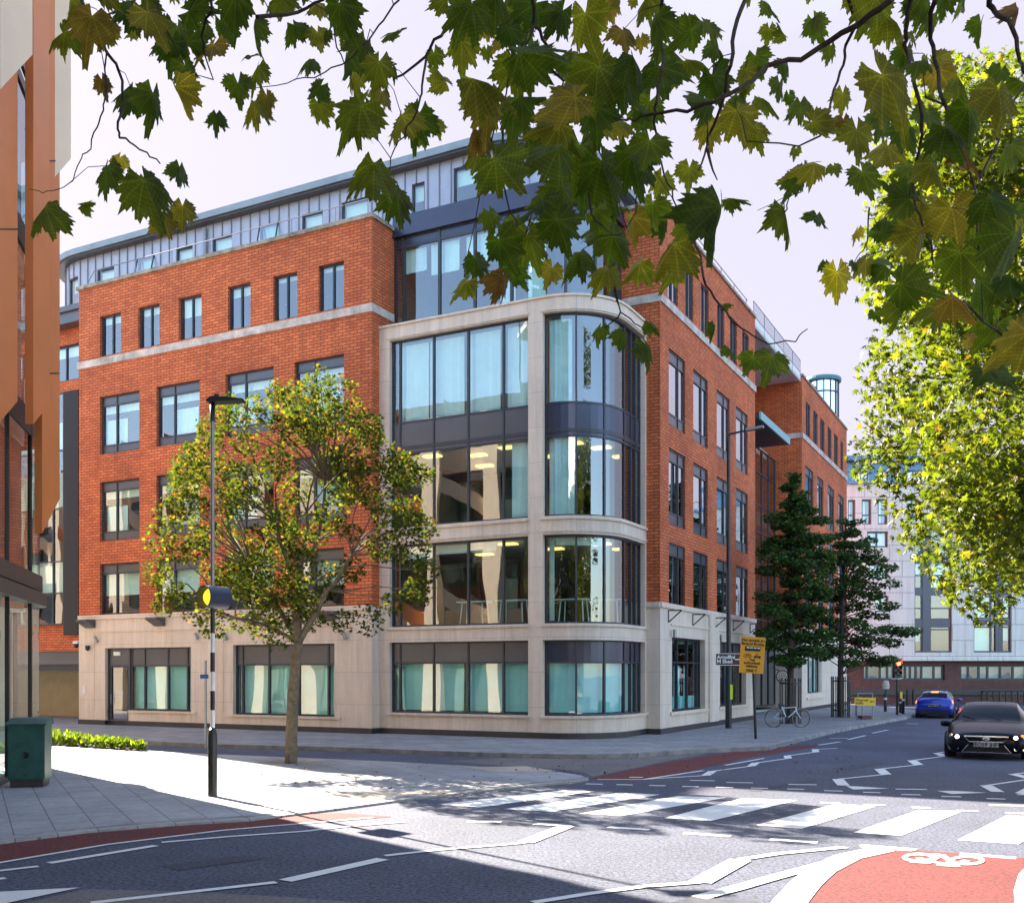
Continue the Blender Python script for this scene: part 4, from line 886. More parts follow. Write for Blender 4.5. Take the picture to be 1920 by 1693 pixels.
# street lamp
pl_=G(1366,1365,.1); s1=pl_.y/F; lz=lambda py:CH+(HZ-py)*s1
sl2=thing('street_lamp','tall dark lamp column with a short arm, standing before the right brick facade','street lamp',(pl_.x,pl_.y,.1))
b=MB(); b.lathe((pl_.x,pl_.y,0),[(.105,.1),(.105,2.3),(.075,2.5),(.055,lz(815))],16); b.build('column',M['darkmetal'],sl2,smooth=True)
b=MB(); tp=Vector((pl_.x,pl_.y,lz(816))); b.tube([tp,tp+Vector((.05,-.1,.02)),tp+Vector((.55,-.3,.09))],.035,8); b.build('arm',M['darkmetal'],sl2)
b=MB(); q=tp+Vector((.75,-.4,.12)); b.box(q,(.55,.2,.07),0,Matrix.Rotation(-.4,3,'Z')@Matrix.Rotation(-.1,3,'Y')); b.build('lamp_head',M['metal'],sl2,bevel=.02)
b=MB(); b.box((pl_.x+.07,pl_.y-.09,lz(1297)),(.08,.05,.47)); b.build('sticker',mat('lime_sticker',(.55,.75,.02),.5),sl2)
# brown sign
yb=pl_.y-.14; o_=P(1368,1236,yb); bs=thing('tourist_sign','brown direction sign with white lettering and a right arrow on the lamp column','road sign',o_)
b=MB(); b.box(o_,(.88,.02,.36)); b.build('sign_plate',mat('brown_sign',(.075,.018,.015),.4,var=.05),bs)
b=MB()
for c,sz in(((0,-.013,.185),(.9,.008,.018)),((0,-.013,-.185),(.9,.008,.018)),((-.445,-.013,0),(.014,.008,.37))): b.box(o_+Vector(c),sz)
b.build('border',M['white'],bs)
txt('Arnolfini\nM Shed',.165,o_+Vector((-.41,-.02,.0)),(R(90),0,0),M['white'],bs,ax='LEFT',bold=.004)
b=MB(); b.box(o_+Vector((.27,-.017,0)),(.2,.008,.035)); b.beam(o_+Vector((.30,-.017,.07)),o_+Vector((.38,-.017,0)),.03,.008); b.beam(o_+Vector((.30,-.017,-.07)),o_+Vector((.38,-.017,0)),.03,.008); b.build('arrow',M['white'],bs)
# yellow sign on leaning post
pp=G(1417,1385,.1); ys=thing('yellow_sign','tilted orange yellow access notice with black lettering on a leaning thin post','road sign',(pp.x,pp.y,.1))
tp=P(1411,1205,pp.y+.02); b=MB(); b.tube([(pp.x,pp.y,.05),tp],.038,10); b.build('post',M['darkmetal'],ys)
yy=pp.y-.06; cc=P(1410.5,1228,yy); tilt=R(-4); Mx=Matrix.Rotation(R(3.5),3,'Y'); 
b=MB(); b.box(cc,(.66,.015,.98),0,Mx); b.build('sign_plate',mat('orange_sign',(.80,.34,.01),.5,var=.06),ys)
bk=M['black']; rot=(R(90),R(3.5),0)
def ytx(s,sz,dz,sx=1): txt(s,sz,cc+Mx@Vector((0,-.014,dz)),(R(90),R(3.5),0),bk,ys,bold=.002,sx=sx)
ytx('No access to',.115,.40); ytx('Bristol Bridge',.112,.30); ytx('Taxi',.085,-.13); ytx('authorised',.10,-.21); ytx('vehicles',.10,-.295); ytx('ONLY',.11,-.42)
b=MB(); o2=lambda x,z:cc+Mx@Vector((x,-.014,z))
b.box(o2(0,.17),(.42,.012,.12),0,Mx)
for sgn,cx in((1,-.19),(1,-.07)):
    b.tube([o2(cx+.045*math.cos(t*math.pi/6),-.03+.045*math.sin(t*math.pi/6)) for t in range(13)],.006,5)
b.beam(o2(-.19,-.03),o2(-.12,.03),.01); b.beam(o2(-.12,.03),o2(-.07,-.03),.01)
b.box(o2(.14,-.03),(.16,.012,.04),0,Mx); b.lathe(o2(.08,-.05),[(.03,-.006),(.03,.006),(0,.006)],10,axis=Vector((0,1,0))); b.lathe(o2(.2,-.05),[(.03,-.006),(.03,.006),(0,.006)],10,axis=Vector((0,1,0))); b.beam(o2(.1,-.01),o2(.15,.05),.03,.012)
b.build('pictogram',bk,ys)
b=MB()
for i in range(4): b.box(o2(-.13+i*.095,.195)+Vector((0,-.008,0)),(.07,.006,.03),0,Mx)
b.build('pictogram_windows',M['white'],ys)
# traffic light
pt=G(1682,1340,.1); tf=thing('traffic_light','traffic signal showing red on a thin black pole at the far kerb','traffic light',(pt.x,pt.y,.1)); s2=pt.y/F; tz=lambda y:CH+(HZ-y)*s2
b=MB(); b.tube([(pt.x,pt.y,.05),(pt.x,pt.y,tz(1232))],.055,8); b.build('pole',M['black'],tf)
b=MB(); b.box((pt.x-.04,pt.y-.16,tz(1253)),(.30,.2,.80)); b.box((pt.x-.04,pt.y-.05,tz(1253)),(.44,.02,.90),1); hd_=b.build('signal_head',[M['black'],M['metal']],tf)
for i,(y,c,e) in enumerate(((1243,(1,.03,.01),9),(1253,(.05,.03,.0),0),(1263,(.0,.05,.02),0))):
    b=MB(); b.lathe((pt.x-.04,pt.y-.27,tz(y)),[(.0,-.02),(.085,-.01),(.095,.0)],16,axis=Vector((0,1,0))); b.build('lens',emit('signal_lens_%d'%i,c,e) if e else mat('signal_lens_%d'%i,c,.3),tf)
    b=MB(); 
    for k in range(8):
        t0=math.pi*k/8;t1=math.pi*(k+1)/8; r_=.115
        b.face([(pt.x-.04+r_*math.cos(t),pt.y-q,tz(y)+r_*math.sin(t)) for t,q in((t0,.26),(t1,.26),(t1,.42),(t0,.42))])
    b.build('hood',M['black'],tf)
b=MB(); b.box((pt.x+.14,pt.y-.05,tz(1303)),(.1,.1,.28)); b.build('push_button_box',mat('yellow_box',(.75,.5,.02),.5),tf)
# far bollards
for i,(x,y,h_,w) in enumerate(((1660,1334,.78,.07),(1693,1338,.80,.07),(1688,1336,.60,.06))):
    p=G(x,y,.1); t=thing('bollard',['dark bollard with a white band left of the traffic light','slim dark bollard just right of the traffic light','short dark bollard tight beside the traffic light pole'][i],'bollard',(p.x,p.y,.1),'bollards by the traffic light')
    b=MB(); b.lathe((p.x,p.y,0),[(w,.1),(w,.1+h_),(w*1.15,.12+h_),(w*.6,.16+h_),(0,.17+h_)],12); b.build('post',M['black'],t)
    b=MB(); b.lathe((p.x,p.y,0),[(w*1.04,.1+h_*.7),(w*1.04,.1+h_*.82)],12); b.build('band',M['white'],t)
p=G(1661,1326,.1); t=thing('parking_meter','small pale rounded meter head on a post behind the bollards','meter',(p.x,p.y,.1)); b=MB(); b.tube([(p.x,p.y,.1),(p.x,p.y,1.1)],.05,8); b.build('post',M['black'],t); b=MB(); b.lathe((p.x,p.y,1.25),[(0,-.25),(.16,-.2),(.18,0),(.13,.2),(0,.24)],12); b.build('meter_head',M['lobby'],t)
# cycle stands along apartment plinth
for i in range(7):
    x=1846+i*11.5; p=P(x,1322,59.2); p.z=0
    b=MB(); b.tube([(p.x-.0,p.y-.35,0),(p.x,p.y-.35,.8),(p.x,p.y+.35,.8),(p.x,p.y+.35,0)],.05,6); o=b.build('cycle_stand',M['black']); tag(o,'%s dark steel cycle stand in the row before the apartment block plinth'%['leftmost','second from left','third from left','middle','third from right','second from right','rightmost'][i],'cycle stand','cycle stands by the apartment block')
for i,x in enumerate((1702,1713)):
    p=P(x,1322,58.8); b=MB(); b.lathe((p.x,p.y,0),[(.09,0),(.09,.85),(.05,.95),(0,.96)],10); o=b.build('bollard',M['black']); tag(o,'%s dark bollard of the pair left of the blue car by the brick plinth'%['left','right'][i],'bollard','bollards at the apartment block')
# thin post with blue plate beside facade A
p=G(385.5,1399,.1); t=thing('small_sign_post','thin grey post with a tiny blue plate by the left stone wall','sign post',(p.x,p.y,.1)); b=MB(); b.tube([(p.x,p.y,.05),(p.x,p.y,CH+(HZ-1238)*p.y/F)],.03,8); b.build('post',M['metal'],t)
q=P(383,1268,p.y-.04); b=MB(); b.box(q,(.2,.015,.1)); b.build('sign_plate',mat('blue_plate',(.03,.07,.3),.5),t)
# green cabinet
pc=G(49,1473,.06); dc=pc.y; cx_=pc.x
cb=thing('utility_cabinet','weathered dark green roadside cabinet with a sloping lid at the left edge','utility cabinet',(cx_,dc,.06))
M['green']=mat('green_enamel',(.020,.085,.075),.42,var=.35,vs=4,detail=10)
rz=Matrix.Rotation(R(12),3,'Z'); b=MB(); w_,d_,h_=.56,.42,1.02
def cbp(x,y,z): return Vector((cx_,dc,.06))+rz@Vector((x,y,z))
b.face([cbp(-.28,0,.1),cbp(.28,0,.1),cbp(.28,0,1.0),cbp(-.28,0,1.0)]); b.face([cbp(-.28,.5,.1),cbp(-.28,0,.1),cbp(-.28,0,1.),cbp(-.28,.5,1.04)]); b.face([cbp(.28,0,.1),cbp(.28,.5,.1),cbp(.28,.5,1.04),cbp(.28,0,1.)]); b.face([cbp(-.28,.5,.1),cbp(.28,.5,.1),cbp(.28,.5,1.04),cbp(-.28,.5,1.04)])
b.build('body',M['green'],cb)
b=MB(); b.box(cbp(0,.25,.05),(.5,.44,.12),0,rz); b.build('base',M['plinth'],cb)
b=MB(); l_=[(-.31,-.04,.98),(.31,-.04,.98),(.31,.54,.98),(-.31,.54,.98)]; u_=[(-.31,-.04,1.01),(.31,-.04,1.01),(.28,.22,1.09),(.28,.54,1.09),(-.28,.54,1.09),(-.28,.22,1.09)]
b.face([cbp(*q) for q in l_]); b.face([cbp(*u_[0]),cbp(*u_[1]),cbp(*u_[2]),cbp(*u_[5])]); b.face([cbp(*u_[5]),cbp(*u_[2]),cbp(*u_[3]),cbp(*u_[4])]); b.face([cbp(*l_[0]),cbp(*l_[1]),cbp(*u_[1]),cbp(*u_[0])]); b.face([cbp(*l_[1]),cbp(*l_[2]),cbp(*u_[3]),cbp(*u_[2]),cbp(*u_[1])]); b.face([cbp(*l_[0]),cbp(*u_[0]),cbp(*u_[5]),cbp(*u_[4]),cbp(*l_[3])]); b.face([cbp(*l_[3]),cbp(*l_[2]),cbp(*u_[3]),cbp(*u_[4])])
b.build('lid',M['green'],cb)
b=MB(); b.box(cbp(.0,-.008,.55),(.52,.012,.84),0,rz); dd_=b.build('door',M['green'],cb); b=MB(); b.lathe(cbp(0,-.02,.5),[(0,.0),(.05,.0),(.05,.02)],12,axis=Vector((0,-1,0))); b.box(cbp(.0,-.018,.92),(.03,.01,.03),0,rz); b.box(cbp(.0,-.018,.18),(.03,.01,.03),0,rz); b.build('lock',M['black'],dd_)
# diversion sign
pd=G(1622,1349,.1); t=thing('diversion_sign','yellow diversion board with a black arrow on a wire frame at the kerb','road sign',(pd.x,pd.y,.1)); k=pd.y/F
zt_=lambda y:CH+(HZ-y)*k
b=MB()
for x in(-.28,.28): b.tube([(pd.x+x*1.1,pd.y,.1),(pd.x+x,pd.y,zt_(1300))],.018,6)
b.tube([(pd.x-.28,pd.y,zt_(1300)),(pd.x+.28,pd.y,zt_(1300))],.018,6); b.tube([(pd.x-.3,pd.y,.14),(pd.x+.3,pd.y,.14)],.018,6); b.build('frame',M['metal'],t)
qc=P(1622,1315,pd.y-.04); b=MB(); b.box(qc,(.80,.02,.30)); b.build('sign_plate',mat('yellow_sign',(.80,.52,.02),.5,var=.05),t)
txt('Diverted\ntraffic',.13,qc+Vector((-.36,-.014,0)),(R(90),0,0),M['black'],t,ax='LEFT',bold=.002)
b=MB(); b.box(qc+Vector((.28,-.014,0)),(.16,.006,.03)); b.beam(qc+Vector((.19,-.014,0)),qc+Vector((.25,-.014,.05)),.03,.006); b.beam(qc+Vector((.19,-.014,0)),qc+Vector((.25,-.014,-.05)),.03,.006); b.build('arrow',M['black'],t)
b=MB(); b.box((pd.x,pd.y+.03,.19),(.4,.3,.12),0,Matrix.Rotation(.2,3,'Z')); o=b.build('sandbag',mat('sandbag',(.12,.05,.05),.9,var=.3),bevel=.04); tag(o,'dull red sandbag weighing down the yellow diversion board','sandbag')
# round target sign
o_=P(1467,1268,38.2); t=thing('round_sign','round black sign of concentric white rings hanging behind the first street tree','shop sign',o_)
for i,(r_,m_) in enumerate(((.25,'black'),(.19,'metal'),(.16,'black'),(.115,'metal'),(.085,'black'),(.05,'metal'),(.03,'black'))):
    b=MB(); b.lathe(o_,[(0,.01+i*.006),(r_,.01+i*.006),(r_,-.02)],24,axis=Vector((0,-1,0))); b.build('ring' if i else 'disc',M[m_],t)
b=MB(); b.beam(o_+Vector((-.1,0,.2)),o_+Vector((-.25,.5,.35)),.03); b.build('arm',M['black'],t)
# cycle hoops
for i,(x,y) in enumerate(((1600,1343),(1611,1341))):
    p=G(x,y,.1); b=MB(); b.tube([(p.x,p.y-.4,.1),(p.x,p.y-.4,.7),(p.x,p.y-.25,.85),(p.x,p.y+.25,.85),(p.x,p.y+.4,.7),(p.x,p.y+.4,.1)],.035,8); o=b.build('cycle_hoop',M['metal']); tag(o,['steel cycle hoop nearest the guarded tree','steel cycle hoop next to the yellow diversion board'][i],'cycle stand','cycle hoops on the pavement')
# shop front banner with posts seen past the tree, red fascia disc
p=G(1578,1330,.1)
# ---- tree guards
def guard(p,h,label,r_=.36):
    t=thing('tree_guard',label,'tree guard',(p.x,p.y,.1),'iron guards round the street trees'); b=MB()
    for k in range(14):
        a=2*math.pi*k/14; x,y=p.x+r_*math.cos(a),p.y+r_*math.sin(a); b.beam((x,y,.1),(x,y,h),.03)
        b.lathe((x,y,h),[(.03,0),(.012,.08),(0,.1)],6)
    b.build('bars',M['black'],t); b=MB()
    for z in(.35,h-.12): b.lathe((p.x,p.y,0),[(r_-.02,z),(r_+.02,z),(r_+.02,z+.05),(r_-.02,z+.05),(r_-.02,z)],20)
    b.build('hoop',M['black'],t)
g1=G(1482,1356,.1); g2=G(1576,1344,.1)
guard(g1,1.6,'round black iron guard the bicycle leans against'); guard(g2,1.65,'round black iron guard round the tree by the diversion board')
# ---- bicycle
sc=.845; pbk=G(1476,1363,.1); bk_=thing('bicycle','silver bicycle parked side on against the first tree guard','bicycle',(pbk.x,pbk.y,.1)); O=Vector((pbk.x,pbk.y,.1))
bl=lambda x,z,y=0: O+Vector((x,y,z))*1.0
rw=.29; xw=.44
for x,nm in((-xw,'wheel'),(xw,'wheel')):
    b=MB(); c=bl(x,rw); b.tube([c+Vector((rw*math.cos(t*math.pi/14),0,rw*math.sin(t*math.pi/14))) for t in range(29)],.016,6); w_=b.build('wheel',M['black'],bk_)
    b=MB(); b.tube([c+Vector(((rw-.02)*math.cos(t*math.pi/14),0,(rw-.02)*math.sin(t*math.pi/14))) for t in range(29)],.009,5)
    for k in range(9): a=k*math.pi*2/9; b.beam(c,c+Vector(((rw-.02)*math.cos(a),0,(rw-.02)*math.sin(a))),.004)
    b.lathe(c,[(0,-.04),(.025,-.04),(.025,.04),(0,.04)],8,axis=Vector((0,1,0))); b.build('rim',M['metal'],w_)
b=MB(); bb=bl(-.02,.27); st_=bl(-.16,.62); hd1=bl(.27,.66); hd2=bl(.30,.55)
M['bike']=mat('silver_frame',(.55,.57,.6),.3,metal=.6,var=.05)
for p_,q_,r_ in((bb,st_,.017),(bb,hd2,.02),(st_,hd1,.017),(bb,bl(-xw,rw),.011),(st_,bl(-xw,rw),.009),(hd1,bl(.31,.5),.018),(bl(.31,.5),bl(xw,rw),.013),(st_,bl(-.18,.70),.013)): b.tube([p_,q_],r_,8)
b.build('frame',M['bike'],bk_)
b=MB(); b.tube([hd1,bl(.26,.76),bl(.26,.78,-.02)],.012,6); b.tube([bl(.2,.80,-.26),bl(.26,.79,-.1),bl(.26,.79,.1),bl(.2,.80,.26)],.012,6); b.build('handlebar',M['black'],bk_)
b=MB(); b.tube([bl(-.29,.715),bl(-.2,.72),bl(-.08,.71)],[.055,.045,.02],8); b.build('saddle',M['black'],bk_)
b=MB(); b.lathe(bb,[(0,-.03),(.07,-.03),(.07,-.02),(0,-.02)],14,axis=Vector((0,1,0))); b.beam(bb,bb+Vector((.08,-.04,-.11)),.016); b.beam(bb,bb+Vector((-.08,.04,.11)),.016); b.box(bb+Vector((.08,-.07,-.11)),(.07,.06,.02)); b.build('crank',M['darkmetal'],bk_)
b=MB()
c=bl(xw,rw); b.tube([c+Vector(((rw+.03)*math.cos(R(t)),0,(rw+.03)*math.sin(R(t)))) for t in range(20,150,12)],.014,5); c=bl(-xw,rw); b.tube([c+Vector(((rw+.03)*math.cos(R(t)),0,(rw+.03)*math.sin(R(t)))) for t in range(30,170,12)],.014,5); b.build('mudguard',M['metal'],bk_)
# ---------------------------------------------------------------- cars
def cr_(pts,t):   # catmull-rom over list of tuples
    n=len(pts)-1; x=min(max(t,0),n-1e-6); i=int(x); f=x-i
    p0,p1,p2,p3=[pts[min(max(k,0),n)] for k in(i-1,i,i+1,i+2)]
    return [0.5*((2*b)+(-a+c)*f+(2*a-5*b+4*c-d)*f*f+(-a+3*b-3*c+d)*f**3) for a,b,c,d in zip(p0,p1,p2,p3)]
def car(name,label,pos,heading,stations,glass_y,cols,sub=4,scale=(1,1,1),rear=False,details=None,wheels=None):
    """local: x right of the car, y forward, z up"""
    t=thing(name,label,'car',pos); fw=Vector(heading).normalized(); rt=Vector((fw.y,-fw.x,0)); Mx=Matrix((rt,fw,Vector((0,0,1)))).transposed()
    def T(x,y,z): return Vector(pos)+Mx@Vector((x*scale[0],y*scale[1],z*scale[2]))
    n=len(stations)-1; st=[cr_(stations,k/sub) for k in range(n*sub+1)]
    body=MB(); wind=MB(); side=MB(); back=MB()
    rings=[]
    for y,zb,w,zl,wl,zt,wt in st:
        cw=.035
        half=[(0,zb),(w*.8,zb),(w*.96,zb+.06),(w,zb+(zl-zb)*.35),(w*1.0,zb+(zl-zb)*.7),(wl,zl),(wl+(wt-wl)*.5+.01,zl+(zt-zl)*.52),(wt,zt),(wt*.8,zt+cw*.7),(wt*.45,zt+cw*1.1),(0,zt+cw*1.25)]
        rings.append([(x,y,z) for x,z in half])
    y_ws0,y_ws1,y_bl0,y_bl1=glass_y
    for a,b in zip(rings,rings[1:]):
        ym=(a[0][1]+b[0][1])/2
        for k in range(len(a)-1):
            for s in(1,-1):
                q=[T(s*a[k][0],a[k][1],a[k][2]),T(s*b[k][0],b[k][1],b[k][2]),T(s*b[k+1][0],b[k+1][1],b[k+1][2]),T(s*a[k+1][0],a[k+1][1],a[k+1][2])]
                if s<0:q=q[::-1]
                tgt=body
                if k>=7 and y_ws1<ym<y_ws0: tgt=wind
                elif k>=7 and y_bl1<ym<y_bl0: tgt=back
                elif k in(5,6) and y_bl0<ym<y_ws0-.25: tgt=side
                tgt.face(q,0)
    for rg,fl in((rings[0],1),(rings[-1],0)):
        full=[T(x,y,z) for x,y,z in rg]+[T(-x,y,z) for x,y,z in rg[::-1][1:-1]]; body.face(full if fl else full[::-1],0)
    def fin_(mb,nm,m,par=t):
        if not mb.f: return
        o=mb.build(nm,m,par)
        bm=bmesh.new(); bm.from_mesh(o.data); bmesh.ops.remove_doubles(bm,verts=bm.verts,dist=.0005); bmesh.ops.recalc_face_normals(bm,faces=bm.faces); bm.to_mesh(o.data); bm.free()
        for p in o.data.polygons: p.use_smooth=True
        return o
    fin_(body,'body',cols['body']); fin_(wind,'windscreen',cols['glass']); fin_(side,'side_window',cols['glass']); fin_(back,'rear_window',cols['glass'])
    for y,wr,wx_ in wheels:
        for s in(1,-1):
            b=MB(); b.lathe(T(s*(wx_-.09),y,wr),[(wr*.72,-.11),(wr*.95,-.11),(wr,-.08),(wr,.08),(wr*.95,.11),(wr*.72,.11)],24,axis=rt); wo=b.build('wheel',M['tyre'],t,smooth=True)
            b=MB(); 
            b.lathe(T(s*(wx_-.02),y,wr),[(wr*.66,-.03),(wr*.72,.03),(wr*.6,.02)],24,axis=rt*s)
            for k in range(7):
                a=k*2*math.pi/7; b.beam(T(s*(wx_+.0),y,wr),T(s*(wx_+.0),y+wr*.68*math.cos(a),wr+wr*.68*math.sin(a)),.045,.03)
            b.build('rim',M['metal'],wo)
    # dark floor
    b=MB(); y0=stations[0][0]; y1=stations[-1][0]; b.face([T(-.62,y0-.35,.17),T(.62,y0-.35,.17),T(.62,y1+.3,.17),T(-.62,y1+.3,.17)]); 
    for y,wr,wx_ in wheels:
        for s in(1,-1):
            for k in range(12):
                a0=math.pi*k/12-.15;a1=math.pi*(k+1)/12-.15; r_=wr+.055
                b.face([T(s*(wx_+.012),y+r_*math.cos(a0),wr+r_*math.sin(a0)),T(s*(wx_+.012),y+r_*math.cos(a1),wr+r_*math.sin(a1)),T(s*(wx_-.2),y+r_*math.cos(a1),wr+r_*math.sin(a1)),T(s*(wx_-.2),y+r_*math.cos(a0),wr+r_*math.sin(a0))])
            b.face([T(s*(wx_+.008),y+(wr+.05)*math.cos(2*math.pi*k/20),max(.16,wr+(wr+.05)*math.sin(2*math.pi*k/20))) for k in range(20)])
    b.build('wheel_arch',M['rubber'],t)
    details(t,T,rt,fw); return t
M['tyre']=mat('tyre',(.012,.012,.013),.8,var=.1); M['rubber']=mat('black_plastic',(.008,.008,.009),.7,var=.1)
M['carblack']=mat('black_car_paint',(.005,.005,.011),.3,metal=0,var=0,coat=.14,spec=.5)
M['carblue']=mat('blue_car_paint',(.015,.03,.33),.28,metal=.35,var=0,coat=1.)
M['carglass']=mat('car_glass',(.010,.013,.016),.05,var=0,spec=.5)
M['chrome']=mat('chrome',(.75,.76,.78),.12,metal=1.,var=0)
M['lampglass']=mat('headlamp_glass',(.35,.38,.42),.08,metal=.6,var=0,spec=1.)
M['headlit']=emit('lit_headlamp',(1,.95,1.),1.6); M['red']=emit('lit_tail_lamp',(1.,.04,.01),5.); M['amber']=emit('amber_lamp',(.9,.2,.02),.4)
M['plate']=mat('white_number_plate',(.75,.75,.75),.5,var=0); M['plateY']=mat('yellow_number_plate',(.75,.55,.03),.5,var=0)
M['carblack'].node_tree.nodes['Principled BSDF'].inputs['IOR'].default_value=1.2; M['carglass'].node_tree.nodes['Principled BSDF'].inputs['IOR'].default_value=1.18
# front of the black car
fpos=G(1851,1425); 
def quadT(T,pts,dy=0): return [T(x,y+dy,z) for x,y,z in pts]
def platetxt(s,size,T,x,y,z,rt,par,flip=1):
    ang=math.atan2(rt.y,rt.x) if flip>0 else math.atan2(-rt.y,-rt.x)
    txt(s,size,T(x,y,z),(R(90),0,ang),M['black'],par,bold=.003)
def blackcar(t,T,rt,fw):
    def part(nm,m,polys,par=t,th=None):
        b=MB()
        for q in polys: b.face([T(*p) for p in q])
        return b.build(nm,m,par)
    nr=-rt
    for s in(1,-1):
        hl=part('headlight',M['lampglass'],[[(s*.50,-.012,.565),(s*.53,-.03,.66),(s*.72,-.22,.73),(s*.83,-.48,.76)],[(s*.50,-.012,.565),(s*.83,-.48,.76),(s*.88,-.5,.68),(s*.80,-.14,.575)],[(s*.50,-.012,.565),(s*.80,-.14,.575),(s*.66,.01,.54)]])
        b=MB(); b.lathe(T(s*.62,.0,.615),[(0,.03),(.035,.025),(.042,.0)],16,axis=fw); b.build('bulb',M['headlit'],hl)
        b=MB(); b.lathe(T(s*.76,-.13,.635),[(0,.05),(.04,.045),(.05,.0)],14,axis=fw); b.build('indicator',M['amber'] if s<0 else M['chrome'],hl)
        part('fog_light',M['chrome'],[[(s*.60,.035,.27),(s*.80,-.05,.28),(s*.82,-.07,.35),(s*.58,.035,.33)]])
        mr=MB(); mr.lathe(T(s*.98,-1.32,.90),[(0,-.13),(.055,-.11),(.075,0),(.055,.09),(0,.11)],12,axis=rt); mr.beam(T(s*.84,-1.36,.87),T(s*.94,-1.33,.88),.05); mr.build('wing_mirror',M['carblack'],t,smooth=True)
    part('grille',M['rubber'],[[(-.36,.03,.50),(.36,.03,.50),(.47,.0,.635),(-.47,.0,.635)],[(-.50,.04,.22),(.50,.04,.22),(.38,.048,.42),(-.38,.048,.42)]])
    b=MB()
    for pts in ([(-.47,.01,.64),(.47,.01,.64),(.36,.04,.495),(-.36,.04,.495)],):
        w=[.028,.012,.018,.012]
        for (p,q),ww in zip(zip(pts,pts[1:]+pts[:1]),w): b.beam(T(*p),T(*q),ww)
    for p,q in(((-.38,.055,.42),(-.52,.05,.21)),((-.52,.05,.21),(.52,.05,.21)),((.52,.05,.21),(.38,.055,.42))): b.beam(T(*p),T(*q),.014)
    b.build('grille_trim',M['chrome'],t)
    b=MB(); c=T(0,.045,.575); 
    b.face([c+rt*(.075*math.cos(k*math.pi/10))+Vector((0,0,.031*math.sin(k*math.pi/10)))+fw*.012 for k in range(20)]); bd_=b.build('badge',M['chrome'],t)
    b=MB(); b.face([c+rt*(.064*math.cos(k*math.pi/10))+Vector((0,0,.022*math.sin(k*math.pi/10)))+fw*.015 for k in range(20)]); b.build('badge_field',M['carblue'],bd_)
    b=MB(); 
    for sx in(-.03,.03): b.tube([c+rt*(sx+.022*math.cos(k*math.pi/6))+Vector((0,0,.01*math.sin(k*math.pi/6)))+fw*.018 for k in range(13)],.003,4)
    b.build('badge_script',M['chrome'],bd_)
    npt=part('number_plate',M['plate'],[[(-.26,.075,.36),(.26,.075,.36),(.26,.075,.475),(-.26,.075,.475)]])
    b=MB(); b.box(T(0,.06,.417),(.5,.02,.1),0,Matrix.Rotation(math.atan2(rt.y,rt.x),3,'Z')); b.build('plate_backing',M['rubber'],t)
    ang=math.atan2(-rt.y,-rt.x); txt('EO59 JHF',.115,T(0,.08,.417),(R(90),0,ang),M['black'],npt,bold=.003)
    for s in(-.3,.25):
        b=MB(); b.beam(T(s,-1.33,1.005),T(s+.35,-1.55,1.13),.015); b.build('wiper',M['rubber'],t)
stB=[(0.03,.24,.66,.50,.62,.56,.50),(-.03,.20,.78,.60,.74,.68,.56),(-.2,.18,.85,.68,.80,.75,.62),(-.55,.18,.90,.77,.85,.85,.70),(-1.0,.18,.92,.86,.88,.935,.72),(-1.35,.18,.92,.90,.89,.98,.70),(-1.7,.18,.92,.92,.89,1.20,.66),(-2.1,.18,.92,.94,.89,1.39,.60),(-2.7,.18,.92,.95,.89,1.45,.60),(-3.4,.18,.92,.97,.89,1.42,.60),(-3.9,.18,.92,.99,.88,1.28,.60),(-4.3,.2,.90,1.0,.86,1.06,.66),(-4.65,.24,.86,.96,.82,1.02,.62),(-4.78,.3,.78,.85,.74,.9,.55)]
hd=-V
fo=fpos-Vector((0,0,0))
carA=car('black_car','dark saloon car driving towards the crossing with its headlights on',(fo.x,fo.y+.05,0),hd,stB,(-1.33,-2.12,-3.85,-4.35),{'body':M['carblack'],'glass':M['carglass']},scale=(.93,.93,.80),details=blackcar,wheels=[(-.9,.32,.92),(-3.7,.32,.92)])
def bluecar(t,T,rt,fw):
    def part(nm,m,polys,par=t):
        b=MB()
        for q in polys: b.face([T(*p) for p in q])
        return b.build(nm,m,par)
    for s in(1,-1):
        part('tail_light',M['red'],[[(s*.60,-3.965,.80),(s*.76,-3.93,.80),(s*.76,-3.87,.98),(s*.68,-3.88,.98)],[(s*.76,-3.93,.80),(s*.85,-3.75,.85),(s*.80,-3.7,1.0),(s*.76,-3.87,.98)]])
        mr=MB(); mr.lathe(T(s*.95,-1.35,.97),[(0,-.12),(.055,-.1),(.075,0),(.055,.09),(0,.11)],12,axis=rt); mr.build('wing_mirror',M['carblue'],t,smooth=True)
    part('high_brake_light',M['red'],[[(-.16,-3.50,1.435),(.16,-3.50,1.435),(.16,-3.46,1.475),(-.16,-3.46,1.475)]])
    npt=part('number_plate',M['plateY'],[[(-.26,-4.03,.66),(.26,-4.03,.66),(.26,-4.02,.77),(-.26,-4.02,.77)]])
    part('rear_bumper',M['rubber'],[[(-.62,-4.05,.22),(.62,-4.05,.22),(.68,-4.03,.42),(-.68,-4.03,.42)]])
    txt('WN62 KVE',.105,T(0,-4.04,.715),(R(90),0,math.atan2(rt.y,rt.x)),M['black'],npt,bold=.002)
    b=MB(); b.beam(T(-.2,-3.96,1.06),T(.3,-3.90,1.10),.02); b.build('rear_wiper',M['rubber'],t)
